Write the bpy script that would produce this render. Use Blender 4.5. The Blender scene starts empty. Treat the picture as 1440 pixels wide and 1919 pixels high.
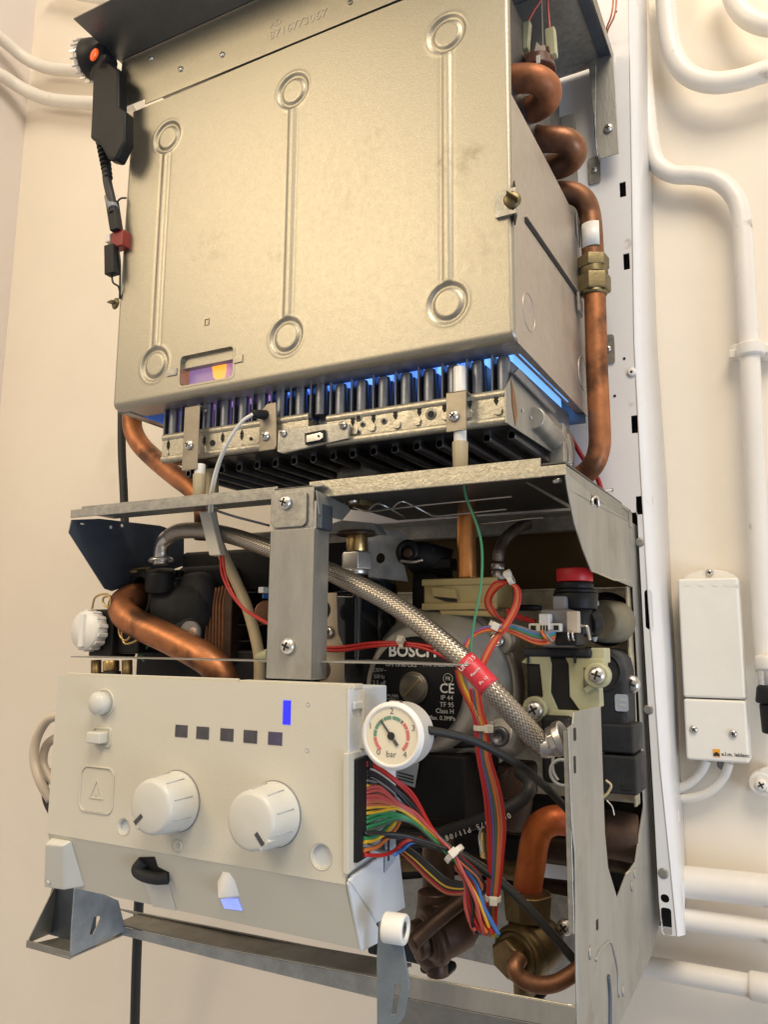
import bpy, bmesh, math, random
from math import radians, sin, cos, pi, sqrt
from mathutils import Vector, Matrix
from mathutils.geometry import tessellate_polygon
random.seed(7)
S = bpy.context.scene
COL = S.collection

# ------------------------------------------------------------------ camera
FPX, PSI, TH, RO = 1500.0, radians(28.2366), radians(9.2714), radians(0.4639)
CAM = Vector((0, -0.85, 0))
F = Vector((-sin(PSI)*cos(TH), cos(PSI)*cos(TH), sin(TH)))
R0 = Vector((cos(PSI), sin(PSI), 0)); U0 = R0.cross(F)
RT = cos(RO)*R0 + sin(RO)*U0
UP = -sin(RO)*R0 + cos(RO)*U0
cd = bpy.data.cameras.new('camera'); cam = bpy.data.objects.new('camera', cd); COL.objects.link(cam)
cam.matrix_world = Matrix(((RT.x, UP.x, -F.x, CAM.x), (RT.y, UP.y, -F.y, CAM.y), (RT.z, UP.z, -F.z, CAM.z), (0, 0, 0, 1)))
cd.sensor_fit = 'VERTICAL'; cd.sensor_height = 36; cd.lens = FPX/1919*36
cd.clip_start = 0.01; cd.clip_end = 50
S.camera = cam
# ------------------------------------------------------------------ light
w = bpy.data.worlds.new('World'); S.world = w; w.use_nodes = True
nt = w.node_tree; bg = nt.nodes['Background']
tc = nt.nodes.new('ShaderNodeTexCoord'); sx = nt.nodes.new('ShaderNodeSeparateXYZ'); rm = nt.nodes.new('ShaderNodeValToRGB')
mr = nt.nodes.new('ShaderNodeMapRange'); mr.inputs[1].default_value = -1; mr.inputs[2].default_value = 1
nt.links.new(tc.outputs['Generated'], sx.inputs[0]); nt.links.new(sx.outputs[2], mr.inputs[0])
nt.links.new(mr.outputs[0], rm.inputs[0]); nt.links.new(rm.outputs[0], bg.inputs[0])
rm.color_ramp.elements[0].color = (0.36, 0.35, 0.37, 1); rm.color_ramp.elements[1].color = (1.0, 0.86, 0.66, 1)
rm.color_ramp.elements[1].position = .8; rm.color_ramp.elements[0].position = .25
bg.inputs[1].default_value = 0.54

def area(name, loc, target, size, power, color):
    l = bpy.data.lights.new(name, 'AREA'); l.energy = power; l.color = color; l.size = size; l.shape = 'DISK'
    o = bpy.data.objects.new(name, l); COL.objects.link(o); o.location = loc
    o.rotation_euler = (Vector(target)-Vector(loc)).to_track_quat('-Z', 'Y').to_euler()
area('ceiling_lamp', (-1.15, -1.85, 1.12), (-.45, -.2, .1), .8, 11.5, (1, .80, .52))
area('room_light', (.55, -1.3, 1.9), (-.1, 0, 0), 1.1, 34, (1, .87, .70))
area('window_light', (1.5, -.9, -.5), (-.25, -.3, -.1), .9, 13, (.62, .78, 1.0))
S.view_settings.view_transform = 'Standard'; S.view_settings.look = 'None'
S.view_settings.exposure = 0.22; S.view_settings.gamma = 1
S.cycles.max_bounces = 6 if hasattr(S, 'cycles') else 6

# ------------------------------------------------------------------ measuring helpers (photo point -> place at a known depth)
def ray(u, v): return F + (u-720)/FPX*RT - (v-959.5)/FPX*UP
def W(u, v, y): d = ray(u, v); return CAM + d*((y-CAM.y)/d.y)
def WX(u, v, x): d = ray(u, v); return CAM + d*((x-CAM.x)/d.x)
def WZ(u, v, z): d = ray(u, v); return CAM + d*((z-CAM.z)/d.z)
def mpp(p): return (Vector(p)-CAM).dot(F)/FPX
X, Y, Z = Vector((1, 0, 0)), Vector((0, 1, 0)), Vector((0, 0, 1))

# ------------------------------------------------------------------ materials
def mat(name, c, rough=.5, metal=0., var=.12, vscale=40., bump=.0, bscale=200., emit=None, estr=0., trans=0., coat=0., spec=None, dirt=None, stretch=None, rvar=.0):
    m = bpy.data.materials.new(name); m.use_nodes = True; n = m.node_tree.nodes; L = m.node_tree.links
    b = n['Principled BSDF']; b.inputs['Roughness'].default_value = rough; b.inputs['Metallic'].default_value = metal
    b.inputs['Coat Weight'].default_value = coat
    if spec is not None: b.inputs['Specular IOR Level'].default_value = spec
    b.inputs['Transmission Weight'].default_value = trans
    t = n.new('ShaderNodeTexCoord'); mp = n.new('ShaderNodeMapping'); L.new(t.outputs['Object'], mp.inputs[0])
    if stretch: mp.inputs['Scale'].default_value = stretch
    no = n.new('ShaderNodeTexNoise'); no.inputs['Scale'].default_value = vscale; no.inputs['Detail'].default_value = 5
    no.inputs['Roughness'].default_value = .65
    L.new(mp.outputs[0], no.inputs[0])
    r = n.new('ShaderNodeValToRGB'); L.new(no.outputs[0], r.inputs[0])
    r.color_ramp.elements[0].position = .3; r.color_ramp.elements[1].position = .7
    k0, k1 = 1-var, 1+var*.6
    r.color_ramp.elements[0].color = (c[0]*k0, c[1]*k0, c[2]*k0, 1); r.color_ramp.elements[1].color = (min(1, c[0]*k1), min(1, c[1]*k1), min(1, c[2]*k1), 1)
    out = r.outputs[0]
    if dirt:
        n2 = n.new('ShaderNodeTexNoise'); n2.inputs['Scale'].default_value = dirt[1]; n2.inputs['Detail'].default_value = 8
        L.new(t.outputs['Object'], n2.inputs[0])
        r2 = n.new('ShaderNodeValToRGB'); r2.color_ramp.elements[0].position = dirt[2]; r2.color_ramp.elements[1].position = dirt[2]+.12
        L.new(n2.outputs[0], r2.inputs[0])
        mx = n.new('ShaderNodeMixRGB'); L.new(r2.outputs[0], mx.inputs[0]); L.new(out, mx.inputs[1]); mx.inputs[2].default_value = (*dirt[0], 1)
        out = mx.outputs[0]
    L.new(out, b.inputs['Base Color'])
    if rvar:
        n3 = n.new('ShaderNodeTexNoise'); n3.inputs['Scale'].default_value = vscale*.35; n3.inputs['Detail'].default_value = 6; L.new(mp.outputs[0], n3.inputs[0])
        m3 = n.new('ShaderNodeMapRange'); L.new(n3.outputs[0], m3.inputs[0]); m3.inputs[1].default_value = .3; m3.inputs[2].default_value = .7
        m3.inputs[3].default_value = max(.05, rough-rvar); m3.inputs[4].default_value = min(1, rough+rvar); L.new(m3.outputs[0], b.inputs['Roughness'])
    if bump:
        nb = n.new('ShaderNodeTexNoise'); nb.inputs['Scale'].default_value = bscale; nb.inputs['Detail'].default_value = 3; L.new(mp.outputs[0], nb.inputs[0])
        bp = n.new('ShaderNodeBump'); bp.inputs['Strength'].default_value = bump; bp.inputs['Distance'].default_value = .001
        L.new(nb.outputs[0], bp.inputs['Height']); L.new(bp.outputs[0], b.inputs['Normal'])
    if emit: b.inputs['Emission Color'].default_value = (*emit, 1); b.inputs['Emission Strength'].default_value = estr
    return m

M = {}
M['wall'] = mat('wall_paint', (.84, .765, .655), .75, 0, .035, 5, .45, 45, dirt=((.74, .66, .55), 6, .66))
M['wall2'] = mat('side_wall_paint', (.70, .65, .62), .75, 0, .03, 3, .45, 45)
M['pipe_white'] = mat('white_pipe_paint', (.78, .74, .68), .38, 0, .05, 20, .25, 90, dirt=((.34, .26, .18), 42, .67))
M['white_frame'] = mat('white_enamel', (.76, .76, .77), .32, 0, .04, 15, .1, 60, dirt=((.45, .40, .36), 45, .69))
M['alu'] = mat('aluminised_sheet', (.425, .40, .335), .46, .96, .09, 520, .16, 1100, rvar=.02)
def smudge(m, spots):                                  # greasy marks with their own ragged outline
    n = m.node_tree.nodes; L = m.node_tree.links; b = n['Principled BSDF']; src = b.inputs['Base Color'].links[0].from_socket
    ge = n.new('ShaderNodeNewGeometry'); no = n.new('ShaderNodeTexNoise'); no.inputs['Scale'].default_value = 120; no.inputs['Detail'].default_value = 8; L.new(ge.outputs['Position'], no.inputs[0])
    for (c, rad, amt) in spots:
        d = n.new('ShaderNodeVectorMath'); d.operation = 'DISTANCE'; L.new(ge.outputs['Position'], d.inputs[0]); d.inputs[1].default_value = c
        a = n.new('ShaderNodeMapRange'); L.new(d.outputs['Value'], a.inputs[0]); a.inputs[1].default_value = rad; a.inputs[2].default_value = 0; a.inputs[3].default_value = 0; a.inputs[4].default_value = 1
        k = n.new('ShaderNodeMath'); k.operation = 'MULTIPLY'; L.new(a.outputs[0], k.inputs[0])
        q = n.new('ShaderNodeMapRange'); L.new(no.outputs[0], q.inputs[0]); q.inputs[1].default_value = .42; q.inputs[2].default_value = .62; q.inputs[4].default_value = amt; L.new(q.outputs[0], k.inputs[1])
        x = n.new('ShaderNodeMixRGB'); L.new(k.outputs[0], x.inputs[0]); L.new(src, x.inputs[1]); x.inputs[2].default_value = (.20, .17, .12, 1); src = x.outputs[0]
    L.new(src, b.inputs['Base Color'])
smudge(M['alu'], [(W(885, 292, -.35), .016, .6), (W(828, 300, -.35), .014, .5), (W(848, 330, -.35), .020, .3), (W(700, 262, -.35), .014, .25), (W(905, 470, -.35), .025, .3), (W(640, 380, -.35), .05, .15), (W(390, 470, -.35), .03, .25), (W(520, 480, -.35), .018, .3)])
M['alu_side'] = mat('aluminised_side', (.50, .46, .42), .48, .9, .08, 120, .12, 900, rvar=.06)
M['galv'] = mat('galvanised', (.40, .39, .355), .42, .75, .26, 160, .15, 500, rvar=.1)
M['galv_bright'] = mat('galvanised_bright', (.52, .485, .395), .42, .75, .26, 300, .25, 600, rvar=.1)
M['clamp'] = mat('aged_clamp_steel', (.33, .29, .23), .42, .7, .2, 60, .1, 300)
M['post_blue'] = mat('post_blue_grey', (.21, .255, .30), .45, .35, .2, 40, .15, 400)
M['galv_lit'] = mat('galvanised_lit', (.60, .53, .38), .42, .45, .3, 120, .2, 500, rvar=.1)  # zinc lightened and warmed so the rear panel looks lit
M['galv_dull'] = mat('galvanised_dull', (.29, .285, .26), .5, .6, .15, 90, .2, 500, rvar=.1)
M['galv_blue'] = mat('zinc_blue_grey', (.37, .395, .41), .45, .4, .25, 60, .2, 500, rvar=.08)
M['galv_plate'] = mat('zinc_side_plate', (.37, .365, .34), .46, .7, .18, 40, .15, 600, stretch=(1, 1, .3), rvar=.1, dirt=((.30, .285, .25), 26, .60))
M['dark_plate'] = mat('dark_blue_plate', (.10, .12, .15), .5, .7, .15, 50, .15, 300, rvar=.1)
M['hood'] = mat('hood_sheet_shaded', (.20, .20, .19), .42, .8, .14, 30, .15, 500, rvar=.1)  # dark grey carries the shade of the downward-facing lip
M['copper'] = mat('copper', (.47, .195, .088), .46, .85, .30, 45, .15, 250, rvar=.12, dirt=((.15, .07, .04), 24, .47))
M['copper_bright'] = mat('copper_bright', (.85, .36, .12), .34, .9, .2, 45, .12, 250)
M['copper_matte'] = mat('copper_matte', (.38, .15, .07), .58, .6, .30, 40, .2, 200, rvar=.1, dirt=((.20, .09, .055), 34, .55))
M['copper_dull'] = mat('copper_oxidised', (.26, .125, .07), .52, .8, .35, 40, .2, 250, rvar=.14, dirt=((.16, .08, .05), 30, .55))
M['copper_orange'] = mat('copper_orange', (.58, .16, .035), .52, .6, .35, 30, .2, 250, rvar=.1, dirt=((.33, .05, .035), 14, .44))
M['pin'] = mat('dull_pin', (.20, .18, .14), .4, .8, .2, 60)
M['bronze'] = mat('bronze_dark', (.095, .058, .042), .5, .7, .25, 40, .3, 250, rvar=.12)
M['brass_dull'] = mat('brass_tarnished', (.17, .12, .055), .45, .8, .35, 50, .35, 260, rvar=.12)
M['brass'] = mat('brass', (.60, .42, .18), .33, 1., .2, 60, .2, 260)
M['olive_nut'] = mat('tarnished_nut', (.22, .18, .10), .42, .9, .2, 60, .2, 260)
M['chrome'] = mat('zinc_chrome', (.72, .70, .67), .3, .9, .06, 60)
M['steel'] = mat('steel', (.58, .56, .53), .3, 1., .1, 80, .1, 300)
M['black'] = mat('black_plastic', (.012, .012, .013), .5, 0, .3, 60, .15, 300, spec=.28)
M['black_dusty'] = mat('dusty_black_plastic', (.030, .031, .034), .65, 0, .45, 30, .3, 300, dirt=((.06, .06, .062), 18, .55), spec=.25)
M['under'] = mat('shaded_underside', (.10, .10, .095), .5, .6, .2, 30)  # dark colour stands for the shade under the shelf
M['black_gloss'] = mat('black_enamel', (.012, .014, .018), .16, 0, .2, 40, coat=.4)
M['black_metal'] = mat('burner_metal', (.17, .17, .18), .42, .9, .3, 60, .2, 300, rvar=.1)
M['bar_metal'] = mat('burner_bar_steel', (.25, .27, .32), .4, .9, .2, 60, .1, 300)
M['rubber'] = mat('black_rubber', (.018, .018, .019), .55, 0, .2, 50)
M['panel'] = mat('panel_plastic', (.61, .585, .50), .42, 0, .03, 12, .12, 700, dirt=((.58, .52, .38), 14, .66))
M['panel_low'] = mat('panel_lower_plastic', (.60, .58, .50), .46, 0, .03, 12, .12, 700)
M['panel_daylit'] = mat('panel_plastic_daylit', (.62, .66, .70), .46, 0, .03, 12, .12, 700)  # bluish daylight on the flanks mixed into the plastic colour
M['knob'] = mat('knob_plastic', (.62, .61, .56), .36, 0, .02, 12, .05, 700)
M['port_olive'] = mat('port_olive', (.17, .15, .10), .5)
M['white'] = mat('white_plastic', (.80, .79, .76), .38, 0, .03, 40, .05, 300)
M['box_white'] = mat('junction_box_plastic', (.80, .77, .70), .38, 0, .04, 30, .1, 300)
M['clear_nylon'] = mat('nylon_tie', (.70, .66, .58), .35, 0, .05, 40)
M['beige'] = mat('beige_nylon', (.42, .33, .14), .42, 0, .1, 60, .1, 300)
M['beige_green'] = mat('pale_green_nylon', (.42, .415, .26), .42, 0, .08, 60, .1, 300)
M['beige_tube'] = mat('beige_silicone_tube', (.48, .38, .23), .45, 0, .1, 60, .1, 300)
M['ceramic'] = mat('white_ceramic', (.78, .77, .74), .3)
M['sleeve'] = mat('aged_sleeve', (.40, .34, .22), .45, 0, .15)
M['red_cap'] = mat('red_cap', (.62, .02, .025), .4, 0, .06, 60)
M['red_label'] = mat('red_label', (.58, .03, .05), .4, 0, .06, 60)
M['grey_plastic'] = mat('grey_plastic', (.22, .22, .235), .5, 0, .1, 40)
M['ltgrey'] = mat('light_grey_plastic', (.42, .44, .47), .4, 0, .06, 40)
M['motor'] = mat('cast_motor_grey', (.50, .475, .43), .42, .4, .12, 40, .25, 350, rvar=.1)
M['label_black'] = mat('black_label', (.008, .008, .009), .5, 0, .2, spec=.2)
M['ink_white'] = mat('white_print', (.75, .74, .70), .5)
M['ink_grey'] = mat('grey_print', (.55, .55, .52), .5)
M['ink_black'] = mat('black_print', (.02, .02, .02), .5)
M['ink_orange'] = mat('orange_print', (.85, .36, .03), .5)
M['blue_tape'] = mat('label_backing', (.42, .47, .54), .5)
M['led_off'] = mat('led_window_dark', (.075, .072, .085), .35, 0, .35, 120)
M['led_violet'] = mat('led_window_violet', (.085, .075, .14), .35, 0, .35, 120)
M['led_on'] = mat('led_window_lit', (.02, .02, .6), .4, emit=(.02, .02, 1.0), estr=1.1)
M['glow_blue'] = mat('lit_nub', (.3, .35, .8), .4, emit=(.22, .30, 1.0), estr=.85)
M['flame_blue'] = mat('blue_flame', (.05, .1, .3), .6, emit=(.10, .26, 1.0), estr=1.1, var=.5)
M['flame_cyan'] = mat('pale_blue_flame', (.1, .3, .6), .6, emit=(.22, .50, 1.0), estr=.85)
M['flame_orange'] = mat('orange_flame', (.8, .3, .02), .6, emit=(1.0, .33, .0), estr=2.6)
M['flame_lilac'] = mat('lilac_flame', (.3, .2, .4), .6, emit=(.40, .22, .60), estr=.8, var=.3, vscale=90)
M['gauge_face'] = mat('gauge_face', (.76, .68, .50), .5, var=.02)
M['g_green'] = mat('gauge_green', (.01, .20, .08), .5); M['g_red'] = mat('gauge_red', (.62, .05, .04), .5)
M['orange_lens'] = mat('orange_lens', (.85, .12, .02), .25, emit=(1, .12, .0), estr=.25)
M['brown_panel'] = mat('brown_rear', (.10, .065, .025), .45, .6, .3, 12, .1, 200)
M['dark_gap'] = mat('dark_inside', (.012, .012, .012), .8)
for nme, c in dict(red=(.42, .016, .014), pink=(.50, .085, .075), yellow=(.72, .42, .03), orange=(.58, .16, .04), green=(.03, .24, .09), dgreen=(.07, .12, .08), blue=(.05, .16, .50),
                   violet=(.12, .09, .28), wblack=(.02, .02, .022), grey=(.20, .20, .21), salmon=(.48, .14, .07), wwhite=(.75, .73, .68), thin_green=(.05, .22, .11), brown=(.10, .04, .03), cream=(.55, .47, .38)).items():
    M['w_'+nme] = mat('wire_'+nme, c, .38, 0, .06, 60)

def glass(name, tint=(1, 1, 1), rough=.02):
    m = bpy.data.materials.new(name); m.use_nodes = True; n = m.node_tree.nodes; L = m.node_tree.links
    b = n['Principled BSDF']; b.inputs['Base Color'].default_value = (*tint, 1); b.inputs['Roughness'].default_value = rough
    b.inputs['Alpha'].default_value = .07; b.inputs['Specular IOR Level'].default_value = .9
    return m
M['glass'] = glass('clear_cover')
M['mica'] = glass('hazy_mica', (.60, .52, .56), .3); M['mica'].node_tree.nodes['Principled BSDF'].inputs['Alpha'].default_value = .32
def mat_braid():
    m = bpy.data.materials.new('braided_steel'); m.use_nodes = True; n = m.node_tree.nodes; L = m.node_tree.links
    b = n['Principled BSDF']; b.inputs['Metallic'].default_value = .9; b.inputs['Roughness'].default_value = .36
    uv = n.new('ShaderNodeUVMap'); sp = n.new('ShaderNodeSeparateXYZ'); L.new(uv.outputs[0], sp.inputs[0])
    def math_(op, a, b_):
        q = n.new('ShaderNodeMath'); q.operation = op
        for i, s in enumerate((a, b_)):
            if isinstance(s, (int, float)): q.inputs[i].default_value = s
            else: L.new(s, q.inputs[i])
        return q.outputs[0]
    # two families of strands crossing: weave pattern
    u = math_('MULTIPLY', sp.outputs[0], 20.0); v = math_('MULTIPLY', sp.outputs[1], 14.0)
    a = math_('ADD', u, v); c = math_('SUBTRACT', u, v)
    sa = math_('ABSOLUTE', math_('SINE', math_('MULTIPLY', a, pi), 0), 0); sc = math_('ABSOLUTE', math_('SINE', math_('MULTIPLY', c, pi), 0), 0)
    chk = n.new('ShaderNodeTexChecker'); chk.inputs['Scale'].default_value = 1.0
    cb = n.new('ShaderNodeCombineXYZ'); L.new(a, cb.inputs[0]); L.new(c, cb.inputs[1]); cb.inputs[2].default_value = .5; L.new(cb.outputs[0], chk.inputs[0])
    mx = n.new('ShaderNodeMix'); L.new(chk.outputs[1], mx.inputs[0]); L.new(sa, mx.inputs[2]); L.new(sc, mx.inputs[3])
    gap = math_('MULTIPLY', sa, sc)
    # fine wires along each strand
    r = n.new('ShaderNodeValToRGB'); L.new(gap, r.inputs[0]); r.color_ramp.elements[0].position = .0; r.color_ramp.elements[1].position = .30
    r.color_ramp.elements[0].color = (.05, .045, .04, 1); r.color_ramp.elements[1].color = (.44, .40, .35, 1)
    L.new(r.outputs[0], b.inputs['Base Color'])
    bp = n.new('ShaderNodeBump'); bp.inputs['Strength'].default_value = .45; bp.inputs['Distance'].default_value = .0004
    L.new(mx.outputs[0], bp.inputs['Height']); L.new(bp.outputs[0], b.inputs['Normal'])
    return m
M['braid'] = mat_braid()

# ------------------------------------------------------------------ mesh builder
class G:
    def __init__(s): s.v = []; s.f = []; s.uv = {}; s.sm = []
    def add(s, vs, fs, smooth=False):
        o = len(s.v); s.v += [Vector(p) for p in vs]
        for f in fs: s.f.append(tuple(i+o for i in f)); s.sm.append(smooth)
        return s
    def hexa(s, p): return s.add(p, [(0, 3, 2, 1), (4, 5, 6, 7), (0, 1, 5, 4), (1, 2, 6, 5), (2, 3, 7, 6), (3, 0, 4, 7)])
    def box(s, a, b):
        x0, x1 = sorted((a[0], b[0])); y0, y1 = sorted((a[1], b[1])); z0, z1 = sorted((a[2], b[2]))
        return s.hexa([(x0, y0, z0), (x1, y0, z0), (x1, y1, z0), (x0, y1, z0), (x0, y0, z1), (x1, y0, z1), (x1, y1, z1), (x0, y1, z1)])
    def obox(s, c, ax, ay, az):                       # centre and half axes
        c = Vector(c); P = []
        for dz in (-1, 1):
            for dx, dy in ((-1, -1), (1, -1), (1, 1), (-1, 1)): P.append(c+ax*dx+ay*dy+az*dz)
        return s.hexa(P)
    def rings(s, rr, closed_caps=True, smooth=True, uvs=None):
        n = len(rr[0]); o = len(s.v)
        for r in rr: s.v += [Vector(p) for p in r]
        for i in range(len(rr)-1):
            for j in range(n):
                k = (j+1) % n
                s.f.append((o+i*n+j, o+i*n+k, o+(i+1)*n+k, o+(i+1)*n+j)); s.sm.append(smooth)
                if uvs: s.uv[len(s.f)-1] = [(j/n, uvs[i]), ((j+1)/n, uvs[i]), ((j+1)/n, uvs[i+1]), (j/n, uvs[i+1])]
        if closed_caps:
            s.f.append(tuple(o+j for j in reversed(range(n)))); s.sm.append(False)
            s.f.append(tuple(o+(len(rr)-1)*n+j for j in range(n))); s.sm.append(False)
        return s
    def lathe(s, prof, c, ax, n=32, smooth=True, caps=True, ph=0.):       # prof: (radius, distance along axis)
        c = Vector(c); ax = Vector(ax).normalized(); e1 = ax.orthogonal().normalized()
        if abs(ax.z) < .9: e1 = (Z - ax*ax.z).normalized()
        e2 = ax.cross(e1); rr = []
        for r, h in prof:
            r = max(r, 1e-5); rr.append([c+ax*h+(e1*cos(2*pi*j/n+ph)+e2*sin(2*pi*j/n+ph))*r for j in range(n)])
        return s.rings(rr, caps, smooth)
    def cyl(s, p0, p1, r0, r1=None, n=28, bev=0.):
        p0, p1 = Vector(p0), Vector(p1); r1 = r0 if r1 is None else r1; h = (p1-p0).length
        pr = [(r0, 0), (r1, h)] if not bev else [(r0-bev, 0), (r0-bev*.3, bev*.3), (r0, bev), (r1, h-bev), (r1-bev*.3, h-bev*.3), (r1-bev, h)]
        s.lathe(pr, p0, p1-p0, n)
        return s
    def nut(s, p0, p1, r, n=6):
        p0, p1 = Vector(p0), Vector(p1); h = (p1-p0).length
        s.lathe([(r*.92, 0), (r, h*.1), (r, h*.9), (r*.92, h)], p0, p1-p0, n, smooth=False, ph=.35); return s
    def tube(s, pts, r, n=14, res=8, raw=False, caps=True, rads=None, uvs=False, square=False):
        pts = [Vector(p) for p in pts]
        if raw: P = pts; RR = rads or [r]*len(P)
        else:
            P = []; RR = []; q = [2*pts[0]-pts[1]]+pts+[2*pts[-1]-pts[-2]]
            for i in range(1, len(q)-2):
                for k in range(res):
                    t = k/res; a, b, c, d = q[i-1], q[i], q[i+1], q[i+2]
                    P.append(.5*((2*b)+(c-a)*t+(2*a-5*b+4*c-d)*t*t+(3*b-a-3*c+d)*t**3))
                    if rads: RR.append(rads[i-1]*(1-t)+rads[i]*t)
                    else: RR.append(r)
            P.append(pts[-1]); RR.append(rads[-1] if rads else r)
        T = []
        for i in range(len(P)):
            a = P[max(i-1, 0)]; b = P[min(i+1, len(P)-1)]; T.append((b-a).normalized())
        e = T[0].orthogonal().normalized(); rr = []; L = [0]
        for i, p in enumerate(P):
            e = (e-T[i]*e.dot(T[i])).normalized(); f = T[i].cross(e)
            rr.append([p+(e*cos(2*pi*j/n)+f*sin(2*pi*j/n))*RR[i] for j in range(n)])
            if i: L.append(L[-1]+(p-P[i-1]).length)
        s.rings(rr, caps, True, [l/(2*pi*r) for l in L] if uvs else None)
        return s
    def plate(s, pts, nrm, t, holes=()):              # planar polygon (with holes) given thickness t along nrm
        nrm = Vector(nrm); pts = [Vector(p) for p in pts]; H = [[Vector(p) for p in h] for h in holes]
        loops = [pts]+H; allp = [p for l in loops for p in l]; tri = tessellate_polygon(loops); n = len(allp)
        fr = [tuple(t_) for t_ in tri]
        c = nrm.normalized()
        def fix(f, sgn):
            a, b, d = (allp[i] for i in f); q = (b-a).cross(d-a).dot(c)
            return f if q*sgn > 0 else f[::-1]
        s.add(allp+[p+nrm*t for p in allp], [fix(f, -1) for f in fr]+[tuple(i+n for i in fix(f, 1)) for f in fr])
        o = len(s.v)-2*n; st = 0
        for l in loops:
            m = len(l)
            for i in range(m):
                a, b = st+i, st+(i+1) % m; s.f.append((o+a, o+b, o+b+n, o+a+n)); s.sm.append(False)
            st += m
        return s
    def torus(s, c, ax, R, r, n=32, m=10, a0=0, a1=2*pi):
        c = Vector(c); ax = Vector(ax).normalized(); e1 = (Z-ax*ax.z).normalized() if abs(ax.z) < .9 else X; e2 = ax.cross(e1)
        full = abs(a1-a0-2*pi) < 1e-4; rr = []
        for i in range(n+1):
            a = a0+(a1-a0)*i/n; d = e1*cos(a)+e2*sin(a)
            rr.append([c+d*(R+r*cos(2*pi*j/m))+ax*r*sin(2*pi*j/m) for j in range(m)])
        return s.rings(rr, not full, True)

def link(o, parent=None):
    COL.objects.link(o)
    if parent: o.parent = parent
    return o
def mk(name, g, m, parent=None, bevel=0., seg=2, label=None, recalc=True):
    me = bpy.data.meshes.new(name); me.from_pydata([tuple(v) for v in g.v], [], g.f)
    if g.uv:
        ul = me.uv_layers.new(name='UVMap')
        for p in me.polygons:
            if p.index in g.uv:
                for k, li in enumerate(p.loop_indices): ul.data[li].uv = g.uv[p.index][k]
    me.polygons.foreach_set('use_smooth', g.sm)
    if recalc:
        b = bmesh.new(); b.from_mesh(me); bmesh.ops.recalc_face_normals(b, faces=b.faces); b.to_mesh(me); b.free()
    me.materials.append(M[m] if isinstance(m, str) else m)
    o = bpy.data.objects.new(name, me); link(o, parent)
    if bevel:
        md = o.modifiers.new('bevel', 'BEVEL'); md.width = bevel; md.segments = seg; md.limit_method = 'ANGLE'; md.angle_limit = radians(40); md.harden_normals = False
        me.polygons.foreach_set('use_smooth', [True]*len(me.polygons))
        ws = o.modifiers.new('wn', 'WEIGHTED_NORMAL'); ws.keep_sharp = False; ws.weight = 100
    if label: o['label'] = label
    return o
def thing(name, label, cat, group=None):
    o = bpy.data.objects.new(name, None); o.empty_display_size = .02; link(o); o['label'] = label; o['category'] = cat
    if group: o['group'] = group
    return o
def tag(o, label, cat, group=None, kind=None):
    if label: o['label'] = label
    if cat: o['category'] = cat
    if group: o['group'] = group
    if kind: o['kind'] = kind
    return o
def rpoly(c, ex, ey, rx, ry, rad=.25, n=5):           # rounded rectangle outline
    c = Vector(c); out = []; r = min(rx, ry)*rad
    for sx_, sy_, a0 in ((1, 1, 0), (-1, 1, pi/2), (-1, -1, pi), (1, -1, 1.5*pi)):
        for k in range(n):
            a = a0+pi/2*k/(n-1); out.append(c+ex*(sx_*(rx-r)+r*cos(a))+ey*(sy_*(ry-r)+r*sin(a)))
    return out
def circ(c, ex, ey, r, n=20): return [Vector(c)+ex*r*cos(2*pi*k/n)+ey*r*sin(2*pi*k/n) for k in range(n)]
def screw(parent, c, ax, r, m='chrome', name='screw', cross=True):
    ax = Vector(ax).normalized(); g = G(); c = Vector(c)
    g.lathe([(r*1.0, 0), (r, r*.25), (r*.9, r*.5), (r*.62, r*.68), (r*.3, r*.74)], c, ax, 20)
    o = mk(name, g, m, parent)
    if cross:
        a = random.uniform(0, pi/2); e1 = (Z-ax*ax.z).normalized() if abs(ax.z) < .9 else X; e2 = ax.cross(e1); d1 = e1*cos(a)+e2*sin(a); d2 = ax.cross(d1)
        g = G(); g.obox(c+ax*r*.70, d1*r*.55, d2*r*.12, ax*r*.09); g.obox(c+ax*r*.70, d2*r*.55, d1*r*.12, ax*r*.088); mk('recess', g, 'dark_gap', o)
    return o
def text(s, c, size, ex, ey, m, parent, name='lettering', align='CENTER', depth=.00015, sx_=1.0, bold=0.):
    cu = bpy.data.curves.new('t', 'FONT'); cu.body = s; cu.size = size; cu.align_x = align; cu.align_y = 'CENTER'; cu.extrude = depth; cu.offset = bold; cu.resolution_u = 3
    t = bpy.data.objects.new('t', cu); COL.objects.link(t); dg = bpy.context.evaluated_depsgraph_get(); me = bpy.data.meshes.new_from_object(t.evaluated_get(dg))
    bpy.data.objects.remove(t); ex = Vector(ex).normalized(); ey = Vector(ey).normalized(); ez = ex.cross(ey)
    for v in me.vertices: v.co = Vector(c)+ex*v.co.x*sx_+ey*v.co.y+ez*v.co.z
    me.materials.clear(); me.materials.append(M[m]); o = bpy.data.objects.new(name, me); return link(o, parent)
def pts(lst, y0=None): return [W(p[0], p[1], p[2] if len(p) > 2 else y0) for p in lst]
def px(lst, x): return [WX(u, v, x) for u, v in lst]
def boxpx(g, u0, v0, u1, v1, y0, y1):                 # box whose front face (depth y0) spans the two photo corners
    a = W(u0, v0, y0); b = W(u1, v1, y0); return g.box((a.x, y0, a.z), (b.x, y1, b.z))
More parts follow.
